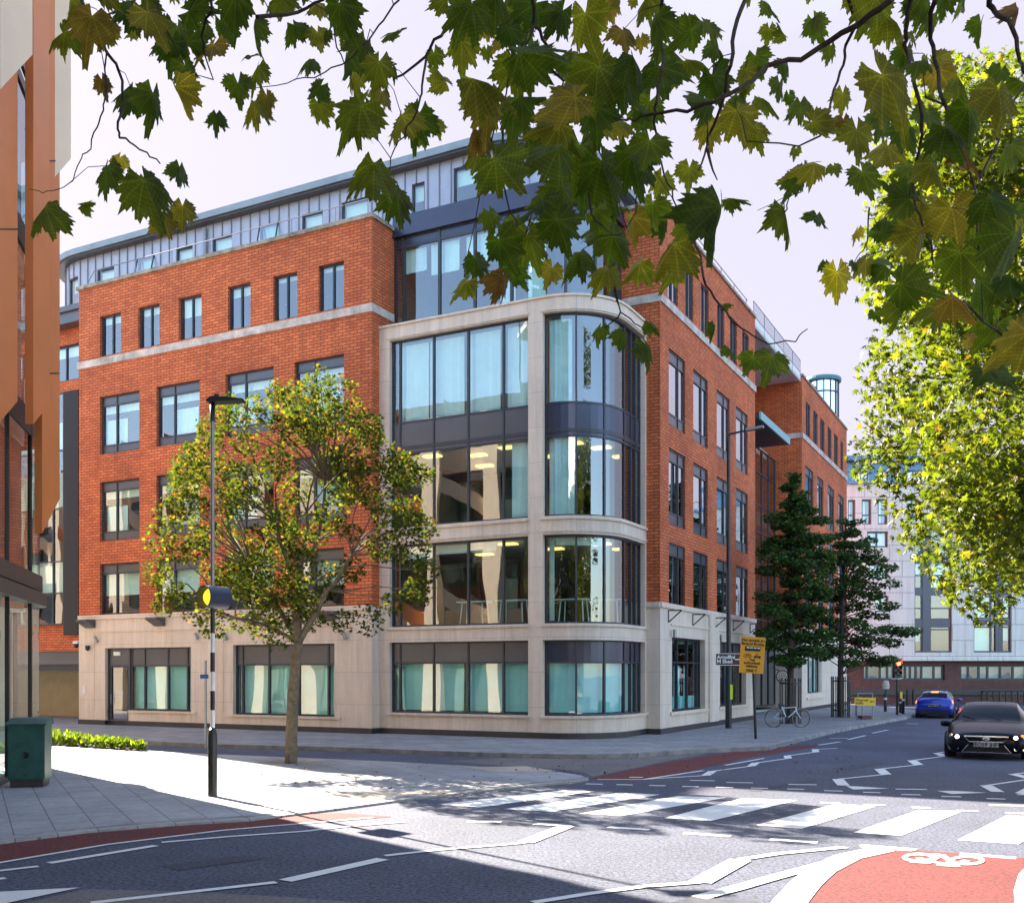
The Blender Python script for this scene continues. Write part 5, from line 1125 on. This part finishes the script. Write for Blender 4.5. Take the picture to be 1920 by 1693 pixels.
stF=[(0.0,.26,.6,.50,.56,.6,.48),(-.15,.2,.78,.62,.72,.7,.56),(-.6,.18,.84,.78,.78,.86,.64),(-1.0,.18,.85,.88,.80,.97,.64),(-1.4,.18,.85,.92,.80,1.2,.6),(-1.8,.18,.85,.94,.80,1.40,.56),(-2.4,.18,.85,.95,.80,1.46,.56),(-3.1,.18,.85,.98,.80,1.44,.56),(-3.5,.18,.85,1.0,.80,1.38,.54),(-3.75,.18,.84,1.02,.78,1.15,.56),(-3.88,.2,.83,.98,.77,1.02,.6),(-3.97,.24,.80,.8,.76,.85,.62),(-4.02,.3,.76,.7,.72,.76,.6)]
bp=G(1751,1346.5); 
pr=Vector((bp.x,bp.y,0))+V*3.45
carB=car('blue_car','bright blue hatchback seen from behind with its brake lights on',tuple(pr),V,stF,(-.98,-1.85,-3.47,-3.80),{'body':M['carblue'],'glass':M['carglass']},scale=(.86,.86,.74),details=bluecar,wheels=[(-.75,.30,.84),(-3.25,.30,.84)])
# ---------------------------------------------------------------- trees
def star_leaf(lobes,depth,base=.15,length=1.,width=1.,serr=0):
    """outline of a lobed leaf in the xy plane, stalk at the origin, tip at +y; returns list of points"""
    pts=[]
    n=len(lobes)
    for i,(ang,r) in enumerate(lobes):
        a=R(ang); pts.append((r*math.sin(a)*width,(r*math.cos(a))*length))
        if i<n-1:
            a2=R((ang+lobes[i+1][0])/2); r2=depth*min(r,lobes[i+1][1])*1.0; pts.append((r2*math.sin(a2)*width,r2*math.cos(a2)*length))
    return pts
def leaves(mb_lists,tmpl,pos,sizes,normals,tips,fold=.25,curl=.2):
    """batch of leaves. tmpl list of outline points; built as a fan from the midrib"""
    V_,F_=mb_lists; T0=np.array([(x,y,0) for x,y in tmpl]); 
    k=len(T0); ctr=np.array([[0,.0,0],[0,.45,0]]); T=np.vstack([T0,ctr[:1]])
    T=T.copy(); T[:,2]=-fold*np.abs(T[:,0])-curl*T[:,1]**2*.5
    faces=[[i,i+1,k] for i in range(k-1)]
    for p,s,n,t in zip(pos,sizes,normals,tips):
        n=n/np.linalg.norm(n); t=t-n*np.dot(t,n); ln=np.linalg.norm(t)
        if ln<1e-4: t=np.cross(n,[0,1,.3]); ln=np.linalg.norm(t)
        t=t/ln; x=np.cross(t,n); Mx=np.stack([x,t,n]); q=T@Mx*s+p
        b=len(V_); V_.extend(map(tuple,q)); F_.extend([(a+b,c+b,d+b) for a,c,d in faces])
def mk_mesh(name,VF,m,parent,smooth=False):
    V_,F_=VF; o0=np.array(parent_org(parent)); me=D.meshes.new(name); me.from_pydata([tuple(v) for v in (np.array(V_)-o0)],[],F_)
    me.materials.append(m); me.update(); 
    if smooth: me.polygons.foreach_set('use_smooth',[True]*len(me.polygons))
    o=D.objects.new(name,me); COL.objects.link(o); o.parent=parent; return o
SM=star_leaf([(-125,.35),(-70,.62),(-25,.8),(0,1.),(25,.8),(70,.62),(125,.35)],.55)
SIMPLE=[(-.32,.15),(-.42,.5),(0,1.),(.42,.5),(.32,.15)]
def unit(v): return v/np.linalg.norm(v)
# --- overhanging plane tree
pt_=thing('plane_tree','leafy plane tree whose twigs and big lobed leaves hang across the top of the view','tree',(2.6,-1.6,0))
M['plane']=leafmat('plane_leaf',[(0,(.030,.056,.010)),(.35,(.050,.080,.012)),(.65,(.080,.105,.014)),(.84,(.12,.125,.020)),(.94,(.13,.10,.025)),(.97,(.08,.045,.025)),(1.,(.30,.28,.03))],trans=.6,tcol=3.2,scale=14.,veins=True)
def plane_outline():
    L_=[(-150,.30),(-112,.62),(-72,.92),(-38,.90),(0,1.12),(38,.90),(72,.92),(112,.62),(150,.30)]
    rs=[]; N_=64
    for i in range(N_+1):
        a=-155+310*i/N_; r=0
        for (c,h) in L_:
            w=21 if abs(c)<100 else 22; d=abs(a-c)/w; r=max(r,h*max(0,1-.42*d) if d<2.2 else 0)
        r=max(r,.69 if abs(a)<105 else .42); r*=1+.07*(1 if i%2 else -1)*(.6 if abs(a)>110 else 1)
        rs.append((r*math.sin(R(a))*.93,r*math.cos(R(a))))
    return rs
PO=plane_outline()
LUV={}
def big_leaf(VF,base,size,nrm,tip,rg):
    """base point, size, normal, tip direction; three rings so that the blade can bend"""
    V_,F_=VF; n=unit(nrm); t=tip-n*np.dot(tip,n); t=unit(t); x=np.cross(t,n)
    fold=rg.uniform(.12,.95); curl=rg.uniform(-.25,1.0); asym=rg.uniform(-.3,.3); wv=rg.uniform(0,6.28); ws=rg.uniform(.82,1.12); nar=rg.uniform(.72,1.05)
    q0=rg.uniform(0,6.28); o=[(a*(1+.07*math.sin(3.1*i/9+q0)),b*(1+.06*math.sin(4.3*i/9+q0*2))) for i,(a,b) in enumerate(PO)]
    b0=len(V_); k=len(o)
    for f in(1.,.66,.33):
        for i,(a,b) in enumerate(o):
            px=a*f*nar; py=b*f*ws; pz=-fold*abs(px)*(1+asym*(1 if px>0 else -1))-curl*(py*abs(py))*.6-.25*px*px*fold+.055*math.sin(px*7+wv)*f+.04*math.sin(py*8+wv*1.7)*f
            px*=(1-.25*fold*f)
            V_.append(tuple(base+(x*px+t*(py+.0)+n*pz)*size)); LUV[len(V_)-1]=(a*f,b*f)
    V_.append(tuple(base)); c=len(V_)-1; LUV[c]=(0,0)
    for r_ in range(2):
        for i in range(k-1):
            F_.append((b0+r_*k+i,b0+r_*k+i+1,b0+(r_+1)*k+i+1,b0+(r_+1)*k+i))
    for i in range(k-1): F_.append((b0+2*k+i,b0+2*k+i+1,c))
LV="""75,412,92 100,58,72 165,55,90 230,30,85 290,50,95 340,62,85 400,118,95 380,22,85 440,18,95 482,62,62 525,18,70 130,20,60 200,75,70 320,95,70 355,100,70
195,165,48 238,192,92 292,198,92 335,190,82 352,140,72 420,60,75 265,20,70 475,138,66 478,208,70 405,226,45 448,180,70 505,188,40
200,335,80 165,385,42 285,370,120 335,330,60 342,400,62 245,355,60 220,305,40 310,425,70
590,20,55 642,32,100 600,78,62 580,125,55 688,95,92 642,118,82 702,132,90 660,148,60 592,168,50 650,232,135 600,210,60 742,238,95 772,242,95 710,190,60 640,10,60 740,65,50 560,65,60 720,130,60 690,210,50
822,142,58 700,352,150 748,382,80 822,248,46 870,38,100 862,100,82 902,60,62 845,15,60 865,10,50
922,150,110 918,222,100 960,58,95 1010,112,120 1042,200,130 1020,300,110 952,330,115 1100,62,120 1120,152,115 1080,252,110 1150,232,100 1190,132,100 1230,62,95 1242,150,100 1280,78,85 1300,200,100 1342,162,80 1330,62,85 1190,322,110 1140,332,120 1090,312,120 1212,292,95 970,150,100 1060,120,90 1050,30,90 985,20,80 1140,20,80 1200,10,80 930,20,90 900,270,80 880,200,60 1170,180,90 1020,240,100 960,240,100 990,270,90 1260,110,70 1310,120,70 1350,100,60 1000,170,90 1120,230,90 1210,210,80 1330,250,60 890,310,60 1075,170,80 1170,80,70
1000,400,115 922,412,60 1060,382,100 1052,432,100 1090,492,92 1160,472,95 1130,522,72 1242,482,110 1212,402,80 1292,452,80 940,472,92 900,502,72 862,542,60 932,542,84 1182,505,70 1352,425,140 1292,332,55 1382,382,60 1000,470,90 970,520,70 1030,520,60 1120,440,90 1180,430,80 1250,430,60 960,430,70 1140,400,80 1100,360,80 1235,350,60 1300,410,60
1125,628,42 1165,640,52 1225,618,45 1215,662,60 1345,620,45 1365,570,28 1370,662,36 1440,692,82 1410,682,50 1255,520,60 1195,650,40
1470,328,62 1502,312,85 1490,346,60 1476,420,92 1527,420,62 1566,322,36 1542,240,70 1500,220,80 1392,230,95 1420,258,70 1462,170,60 1532,60,60 1520,42,62 1555,100,40 1480,130,50 1420,120,60 1440,200,60 1580,190,45 1395,150,60 1380,200,60
1612,268,90 1650,240,70 1680,180,150 1622,350,90 1680,362,85 1655,300,80 1752,152,80 1802,172,92 1780,270,100 1872,202,115 1832,300,120 1762,330,90 1732,400,90 1792,422,120 1672,432,70 1722,470,115 1862,400,100 1882,480,140 1802,512,120 1722,542,110 1692,592,72 1842,562,120 1892,642,130 1862,722,100 1902,550,110 1640,492,70 1570,535,82 1612,500,62 1548,500,40 1645,592,30 1900,300,100 1740,230,80 1700,260,70 1820,230,90 1905,140,60 1750,600,80 1800,580,90 1860,630,90 1760,120,50 1700,110,60 1690,320,60 1820,440,90 1910,420,90 1840,60,50 1905,30,60
1450,18,52 1440,68,42 1632,20,82 1682,42,85 1722,22,80 1765,10,70 1802,6,62 1662,60,60 1700,75,60 1740,40,60 1600,8,50 1460,60,40"""
BR="""152,-30 152,0 165,30 200,100 222,130 235,190 222,230 222,255 240,265 275,290 300,307;7
200,100 197,190 190,215 175,250 168,280 150,295 137,340 110,355 80,362 55,355;3
480,35 560,25 605,0 640,-30;7
762,-30 750,0 720,35 693,75 640,120 590,142 540,155 480,165;3.5
900,-30 870,20 825,65 797,108 755,140 720,145 690,145;6
797,110 790,160 787,195 765,240 735,280 730,320;4
990,-40 1000,0 1003,45 1025,85 1035,125 1055,155 1060,185 1085,225 1110,250;7
1003,45 985,75 965,105;4
1245,-30 1242,10 1240,80 1243,130 1230,190 1228,230 1230,270 1248,330 1262,370 1275,410;6
1280,405 1290,423 1315,480 1317,520 1340,560 1370,600 1400,620 1440,645 1490,638 1514,617;4.5
1800,-120 1665,0 1610,45 1560,75 1500,110 1440,125 1415,150 1380,170 1340,190 1290,207 1220,215 1190,225 1165,225;10
1420,-40 1400,0 1375,60 1370,120 1355,190 1330,250 1325,280 1310,320;8
1325,280 1345,338;5
1590,-30 1590,0 1610,45 1585,85 1583,120 1560,170 1555,210 1540,255 1495,275 1400,265;7
1705,-30 1705,0 1697,60 1700,100 1710,130 1728,220 1730,250 1718,300 1712,340 1715,380 1730,420 1750,470 1752,500;8
1752,-30 1750,0 1745,70 1755,130 1765,190 1785,240 1815,300 1825,350 1830,400 1835,470;8
1850,-30 1855,0 1865,20 1900,50 1910,110 1920,130 1950,190;10
1950,140 1920,160 1890,200 1870,270 1840,330 1825,370 1800,410 1780,430;5
1740,180 1810,220 1880,240 1920,240;4
1095,300 1100,330 1110,400 1142,438 1150,510 1155,550 1165,585 1190,605 1207,620 1225,640;4.5
1165,585 1145,607 1130,615;3
1790,560 1870,620 1910,650 1950,700;4
1632,390 1628,450 1612,475 1600,500;3
1470,400 1480,372 1500,360 1420,395;2.5
1085,225 1110,260 1150,330 1180,400;4
1230,270 1200,330 1190,400 1165,440;4
945,250 940,330 955,400 985,440;4
1003,45 960,130 940,200 905,330 880,460 870,520;3.5
400,-30 395,20 380,70 385,110 400,150;5
290,-30 300,30 330,90 345,120;4
640,-30 625,30 630,90 655,130 660,180;4"""
lvs=[tuple(map(float,q.split(','))) for q in LV.split()]
brs=[([tuple(map(float,p.split(','))) for p in l.split(';')[0].split()],float(l.split(';')[1])) for l in BR.split('\n')]
bm_=MB(); bpts=[]; rgn=random.Random(5)
for pts,wpx in brs:
    d0=3.9+.35*math.sin(pts[0][0]*.013); path3=[]
    for i,(x,y) in enumerate(pts): path3.append(P(x,y,d0+.12*math.sin(i*1.3+x*.01)))
    fine=[]
    for i in range(len(path3)-1):
        for k in range(3): fine.append(path3[i].lerp(path3[i+1],k/3)+Vector((rgn.uniform(-1,1),rgn.uniform(-1,1),rgn.uniform(-1,1)))*.006)
    fine.append(path3[-1]); n=len(fine); r0=wpx*.5*3.9/F
    bm_.tube(fine,[r0*(1.15-.75*i/(n-1)) for i in range(n)],7); bpts+=fine
    top=path3[0]
    if pts[0][1]<0 or pts[0][0]>1930:   # carry the twig up and back to the big limb over the camera
        bm_.tube([top,top+Vector((.1,-.15,.35)),Vector((top.x*.55+.9,top.y*.35,6.0)),Vector((1.6+top.x*.25,.4,6.3))],[r0*1.1,r0*1.5,.03,.05],7)
bm_.tube([(2.6,-1.6,0),(2.55,-1.6,1.6),(2.6,-1.5,3.4),(2.5,-1.2,4.8),(2.1,-.2,6.0),(1.7,1.2,6.9),(1.4,2.8,7.5)],[.27,.21,.19,.17,.12,.09,.05],12)
bm_.tube([(2.55,-1.4,4.0),(1.2,-.6,5.5),(-.4,.2,6.1),(-1.6,.9,6.5)],[.13,.10,.07,.04],10)
bm_.tube([(2.6,-1.3,4.4),(3.4,-.2,5.6),(4.2,.9,6.2)],[.12,.08,.05],10)
bm_.build('trunk',M['barkd'],pt_)
bmu=MB(); VF=([],[]); st_m=MB(); BP=np.array([tuple(p) for p in bpts]); rg=random.Random(21)
view=np.array([0,-1.,0])
allv=[]
for x,y,s in lvs: allv.append((x,y,s,0))
for x,y,s in lvs:   # companions behind the dense zones
    if s>60 and (y<330 or x>1600) and rg.random()<.75: allv.append((x+rg.uniform(-55,55),y+rg.uniform(-60,30),s*rg.uniform(.35,.65),1))
for k in range(70): # canopy just above the frame
    allv.append((rg.uniform(0,1920),rg.uniform(-240,-20),rg.uniform(60,130),1))
for x,y,s,kind in allv:
    L_=.125*(1+.25*rg.uniform(-1,1)) if s>50 else .085
    L_*=1 if kind==0 else .95
    d=min(5.6,max(2.9,F*L_*1.55/s))
    c=np.array(P(x,y,d)); nrm=np.array([rg.gauss(0,.42),-1,rg.gauss(.15,.45)])
    k=((BP-c)**2*np.array([1,.25,1])).sum(1).argmin(); bp_=BP[k]
    tip=np.array([rg.gauss(0,.38),rg.gauss(0,.25),-1.]) if rg.random()<.82 else np.array([rg.uniform(-1,1),0,rg.uniform(-.6,.3)])
    tip=unit(tip); sz=s/F*d*(.74 if kind==0 else .62); base=c-tip*sz*.42
    big_leaf(VF,base,sz,nrm,tip,rg)
    if np.linalg.norm(bp_-base)<.33:
        mid=(bp_+base)/2+np.array([0,0,.03]); st_m.tube([bp_,mid,base],[.0022,.0016,.0018],4,cap=False)
UP=[]; rgu=random.Random(77)
while len(UP)<1500:   # the rest of the crown, above the frame
    y=rgu.uniform(1.5,10.5); x=rgu.uniform(-7.5,4.0+y*.1); z=CH+HZ/F*y+rgu.uniform(.28,2.2)+abs(x+1)*.03
    if x>2.2 and y>4.5: continue
    UP.append((x,y,z))
for x,y,z in UP:
    s_=rgu.uniform(.20,.32); t=unit(np.array([rgu.gauss(0,.8),rgu.gauss(0,.8),-.6])); nr_=np.array([rgu.gauss(0,.6),rgu.gauss(0,.6)+.2,1.])
    leaves(VF,SM,np.array([[x,y,z]]),[s_],[nr_],[t])
for k in range(14):
    x=rgu.uniform(-6.5,2); y=rgu.uniform(3.5,9.5); bmu.tube([(1.6,.8,6.8),((1.6+x)/2,(.8+y)/2,CH+HZ/F*(.8+y)/2+2.4),(x,y,CH+HZ/F*y+.9)],[.05,.03,.01],6)
bmu.build('limb',M['barkd'],pt_)
nb=len(VF[0]); nf=len(VF[1]); VF[0].extend(st_m.v); VF[1].extend([tuple(i+nb for i in f) for f in st_m.f]); fo_=mk_mesh('foliage',VF,M['plane'],pt_); fo_.data.materials.append(M['barkd']); la=fo_.data.attributes.new('leafuv','FLOAT_VECTOR','POINT'); arr=np.full((len(VF[0]),3),9.); arr[:,2]=0
for k_,v_ in LUV.items(): arr[k_,:2]=v_
la.data.foreach_set('vector',arr.ravel()); fo_.data.materials[0]=M['plane']; fo_.data.polygons.foreach_set('material_index',[0]*nf+[1]*(len(VF[1])-nf))
# --- generic crown
def crown(VF,clumps,nl,size,rg,tmpl,up=.35,spread=1.,droop=.5,flat=1.):
    for (c,r) in clumps:
        n=int(nl*r*r*rg.uniform(.7,1.2))
        g=np.array([[rg.gauss(0,1) for _ in range(3)] for _ in range(n)]); ln=np.linalg.norm(g,axis=1,keepdims=True); g=g/ln*np.array([[rg.uniform(.25,1)**.5] for _ in range(n)]); g[:,2]*=flat
        pos=g*r+np.array(c)
        nr=np.array([[rg.gauss(0,1),rg.gauss(0,1),abs(rg.gauss(0,1))+up] for _ in range(n)]); tips=np.array([[rg.gauss(0,1),rg.gauss(0,1),rg.gauss(-droop,.6)] for _ in range(n)])
        leaves(VF,tmpl,pos,[size*rg.uniform(.6,1.25) for _ in range(n)],nr,tips,fold=.35,curl=.3)
def limb(mb,a,b,r0,r1,rg,n=5,sag=.15):
    a=Vector(a);b=Vector(b); pts=[]
    for i in range(n+1):
        f=i/n; p=a.lerp(b,f); p.z+=math.sin(f*math.pi)*sag*(b-a).length; 
        if 0<i<n: p+=Vector((rg.uniform(-1,1),rg.uniform(-1,1),rg.uniform(-1,1)))*.035*(b-a).length
        pts.append(p)
    mb.tube(pts,[r0+(r1-r0)*i/n for i in range(n+1)],6,cap=False)
# --- small maple on the near pavement
pm=G(546,1428,.06); dm=pm.y; mt=thing('maple_tree','small autumn maple turning yellow on the near pavement before the brick wing','tree',(pm.x,pm.y,.06))
sp=lambda x,y,dd=0: P(x,y,dm+dd)
M['maple']=leafmat('maple_leaf',[(0,(.024,.042,.012)),(.45,(.045,.072,.014)),(.72,(.075,.098,.018)),(.90,(.13,.125,.02)),(.97,(.20,.11,.02)),(1.,(.16,.06,.03))],trans=.5,tcol=1.9,scale=5.,rough=.75,spec=.08)
b=MB(); fork=sp(560,1205)
b.tube([(pm.x,pm.y,-.02),sp(546,1400),sp(549,1300),sp(556,1225),fork],[.135,.125,.115,.105,.10],12)
rg=random.Random(9); cl=[]
outl=[(600,712),(640,735),(570,735),(520,730),(475,760),(430,765),(395,800),(360,850),(335,890),(350,940),(320,960),(300,1010),(330,1030),(295,1070),(330,1110),(310,1130),(370,1140),(400,1165),(450,1165),(490,1175),(520,1190),(590,1160),(640,1165),(690,1160),(735,1130),(780,1110),(800,1070),(780,1040),(795,990),(775,950),(790,890),(760,880),(720,850),(700,810),(740,905),(670,775),(600,760),(560,780)]
for x,y in outl: cl.append((sp(x,y,rg.uniform(-.9,.9)),rg.uniform(.26,.40)))
rest=0
def inside(x,y):
    cx,cy=552,950; rx=240 if y<1000 else 245; ry=220
    return ((x-cx)/rx)**2+((y-cy)/ry)**2<.86
while rest<95:
    x=rg.uniform(300,800);y=rg.uniform(720,1170)
    if inside(x,y): 
        f=math.sqrt(max(0,1-((x-552)/250)**2-((y-950)/235)**2)); cl.append((sp(x,y,rg.uniform(-1,1)*2.6*f),rg.uniform(.26,.42))); rest+=1
forks=[fork,sp(575,1150),sp(545,1140,.2),sp(520,1150,-.2),sp(600,1100,.3)]
mains=[(fork,sp(575,960),.085),(fork,sp(470,1060,.3),.06),(fork,sp(660,1040,-.3),.07),(fork,sp(520,980,-.5),.07),(fork,sp(610,900,.6),.06),(fork,sp(420,1150,-.2),.05)]
nodes=[]
for a,c,r in mains:
    limb(b,a,c,r,.03,rg,6,.05)
    for f in(.35,.6,.85,1.): nodes.append(Vector(a).lerp(Vector(c),f))
for c,r in cl:
    nn=min(nodes,key=lambda q:(q-c).length+(2 if q.z>c.z+.3 else 0)); limb(b,nn,c,.022,.006,rg,4,.05)
b.build('trunk',M['bark'],mt)
VF=([],[]); crown(VF,[(tuple(c),r) for c,r in cl],1500,.088,rg,SM); mk_mesh('foliage',VF,M['maple'],mt)
# --- big sunlit tree at the right edge
rt_=thing('lime_tree','tall sunlit yellow green tree filling the right edge behind the black car','tree',(10.9,16.5,0))
M['lime']=leafmat('sunlit_leaf',[(0,(.050,.078,.010)),(.5,(.078,.108,.012)),(.85,(.115,.14,.015)),(.97,(.17,.17,.02)),(1.,(.16,.09,.02))],trans=.5,tcol=1.9,scale=3.,rough=.45)
rg=random.Random(4); cl=[]
ol=[(1700,215),(1760,170),(1840,150),(1900,140),(1660,300),(1690,380),(1650,440),(1670,520),(1700,560),(1660,640),(1650,700),(1660,760),(1640,830),(1650,880),(1690,930),(1700,980),(1740,1010),(1770,1060),(1800,1095),(1840,1110),(1880,1080),(1900,1040)]
for x,y in ol: cl.append((P(x+8,y,14.8+rg.uniform(-.8,1.4)),rg.uniform(.35,.55)))
k=0
while k<165:
    x=rg.uniform(1680,2330);y=rg.uniform(120,1060)
    lo=1690 if y<700 else 1680+(y-700)*.25
    if x<lo: continue
    if ((x-2060)/430)**2+((y-600)/520)**2>1.0: continue
    cl.append((P(x,y,14.5+rg.uniform(-2.2,4.0)),rg.uniform(.45,.75))); k+=1
b=MB(); b.tube([(10.9,16.5,-.05),(10.8,16.5,2.5),(10.7,16.4,5.),(10.5,16.3,8.)],[.3,.24,.2,.1],12)
tn_=[Vector((10.8,16.5,2.8)),Vector((10.75,16.45,4.)),Vector((10.7,16.4,5.3)),Vector((10.6,16.4,6.8)),Vector((10.5,16.3,8.))]
for i,(c,r) in enumerate(cl):
    if i%2==0:
        nn=min(tn_,key=lambda q:(q-c).length+(3 if q.z>c.z else 0)); limb(b,nn,c,.05,.008,rg,5,.08)
tw=[]
for x,y,r in((1610,835,.20),(1622,812,.18),(1600,870,.16),(1630,850,.26),(1645,800,.24),(1618,790,.14),(1640,870,.3),(1625,840,.2),(1655,825,.3)):
    c=P(x,y,15.5); limb(b,P(1700,850,15.6),c,.014,.004,rg,5,.03); tw.append((tuple(c),r))
b.build('trunk',M['bark'],rt_)
VF=([],[]); crown(VF,tw,330,.085,rg,SM); crown(VF,[(tuple(c),r) for c,r in cl],760,.125,rg,SM,droop=.8); mk_mesh('foliage',VF,M['lime'],rt_)
for (x,y,l) in ((7.5,-7.,'green tree across the road mirrored in the curved corner glass'),(14.,6.,'green tree beyond the right frame edge mirrored in the office glass')):
    c=copy_tree(rt_); c.location=(x,y,0); c.scale=(1.,1.,1.55); c['label']=l
# dark twig of a far small tree between wing and big tree
# --- ginkgos
M['ginkgo']=leafmat('ginkgo_leaf',[(0,(.030,.075,.028)),(.5,(.050,.115,.034)),(.85,(.08,.15,.03)),(1.,(.16,.20,.03))],trans=.35,tcol=1.3,scale=4.)
def ginkgo(p,top,tiers,label,xs):
    t=thing('street_tree',label,'tree',(p.x,p.y,.1),'dark conical street trees in iron guards'); d=p.y; b=MB(); rg=random.Random(int(p.x*100)); cl=[]
    tp=P(top[0],top[1],d); b.tube([(p.x,p.y,0),(p.x,p.y,2.2),((p.x+tp.x)/2,p.y,(tp.z)*.6),tp],[.13,.11,.07,.02],8)
    for y,xl,xr in tiers:
        n=6
        for k in range(n):
            f=k/(n-1); 
            x=xl+(xr-xl)*f+rg.uniform(-9,9); dd=rg.uniform(-1,1)*(xr-xl)/2*d/F*math.sqrt(max(.05,1-(2*f-1)**2))
            c=P(x,y+rg.uniform(-13,13)+abs(f-.5)*(-10),d+dd); r=rg.uniform(.36,.56)*min(1.,(xr-xl)/110+.35)
            cl.append((tuple(c),r))
            a=Vector((p.x+(tp.x-p.x)*.5,p.y,c.z-.5)); limb(b,a,c,.03,.008,rg,4,.0)
        cl.append((tuple(P((xl+xr)/2+rg.uniform(-10,10),y+8,d)),.38))
    b.build('trunk',M['barkd'],t); VF=([],[]); crown(VF,cl,1300,.105,rg,SIMPLE,flat=.42,up=.8); mk_mesh('foliage',VF,M['ginkgo'],t)
ginkgo(g1,(1487,895),[(905,1484,1490),(925,1478,1498),(945,1470,1505),(968,1462,1520),(990,1462,1530),(1012,1448,1545),(1035,1445,1540),(1060,1450,1545),(1085,1440,1535),(1110,1446,1545),(1135,1450,1540),(1160,1440,1545),(1185,1438,1550),(1210,1440,1540),(1235,1455,1525)],'taller conical street tree beside the round sign, bicycle at its foot',None)
ginkgo(g2,(1585,985),[(992,1580,1604),(1012,1562,1625),(1035,1560,1630),(1058,1545,1660),(1082,1545,1650),(1105,1535,1670),(1130,1540,1665),(1155,1535,1655),(1175,1530,1712),(1195,1525,1700),(1215,1535,1680),(1235,1540,1665)],'broader dark street tree by the yellow diversion board',None)
# --- planting strip and weeds at the left
M['grass']=leafmat('verge_leaf',[(0,(.05,.09,.01)),(.5,(.09,.15,.012)),(1.,(.20,.24,.03))],trans=.5,tcol=1.5,scale=8.)
VF=([],[]); rg=random.Random(8); n=0; pos=[];nr=[];tp=[];sz=[]
top_=[(80,1368),(140,1374),(200,1384),(265,1391)]; bot=[(80,1394),(140,1396),(200,1402),(268,1407)]
for k in range(2600):
    f=rg.random()**1.15; g_=rg.random(); x=80+190*f; y=1394+12*f-10*g_*(1-.7*f)
    p=G(x,y,.06); h_=rg.uniform(.0,.22)*(1-.6*f); pos.append((p.x,p.y,.06+h_)); nr.append([rg.gauss(0,1),rg.gauss(0,1)-.6,rg.gauss(0,.8)+.5]); tp.append([rg.gauss(0,.5),rg.gauss(0,.5),1]); sz.append(rg.uniform(.09,.2))
leaves(VF,[(-.12,0),(-.22,.45),(0,1),(.22,.45),(.12,0)],np.array(pos),sz,np.array(nr),np.array(tp),fold=.3,curl=.5)
root=thing('g','','',(0,0,0)); o=mk_mesh('ground_cover',VF,M['grass'],root); o.parent=None; D.objects.remove(root); tag(o,'bright green leafy verge behind the green cabinet','ground cover',kind='stuff')
# fallen leaves
M['litter']=leafmat('fallen_leaf',[(0,(.07,.035,.012)),(.5,(.14,.07,.02)),(1.,(.20,.13,.03))],trans=.1,tcol=1.)
VF=([],[]); pos=[];nr=[];tp=[];sz=[]
for k in range(420):
    z=.102
    if k<130: f=rg.random(); x=640+560*f; y=1405+8*f+rg.gauss(1.5,1.2); z=.014
    elif k<230: x=rg.uniform(480,1100); y=rg.uniform(1430,1490); z=.074
    elif k<330: x=rg.uniform(1000,1600); y=rg.uniform(1410,1450); z=.014
    else: x=rg.uniform(1450,1700);y=1399-(x-1450)*.225+rg.gauss(3,1.5); z=.014
    p=G(x,max(y,1330),z); pos.append((p.x,p.y,z)); nr.append([rg.gauss(0,.25),rg.gauss(0,.25),1]); tp.append([rg.gauss(0,1),rg.gauss(0,1),0]); sz.append(rg.uniform(.03,.075))
leaves(VF,SIMPLE,np.array(pos),sz,np.array(nr),np.array(tp),fold=.15,curl=-.3)
root=thing('g','','',(0,0,0)); o=mk_mesh('fallen_leaves',VF,M['litter'],root); o.parent=None; D.objects.remove(root); tag(o,'brown fallen leaves scattered along kerbs and paving','leaf litter',kind='stuff')
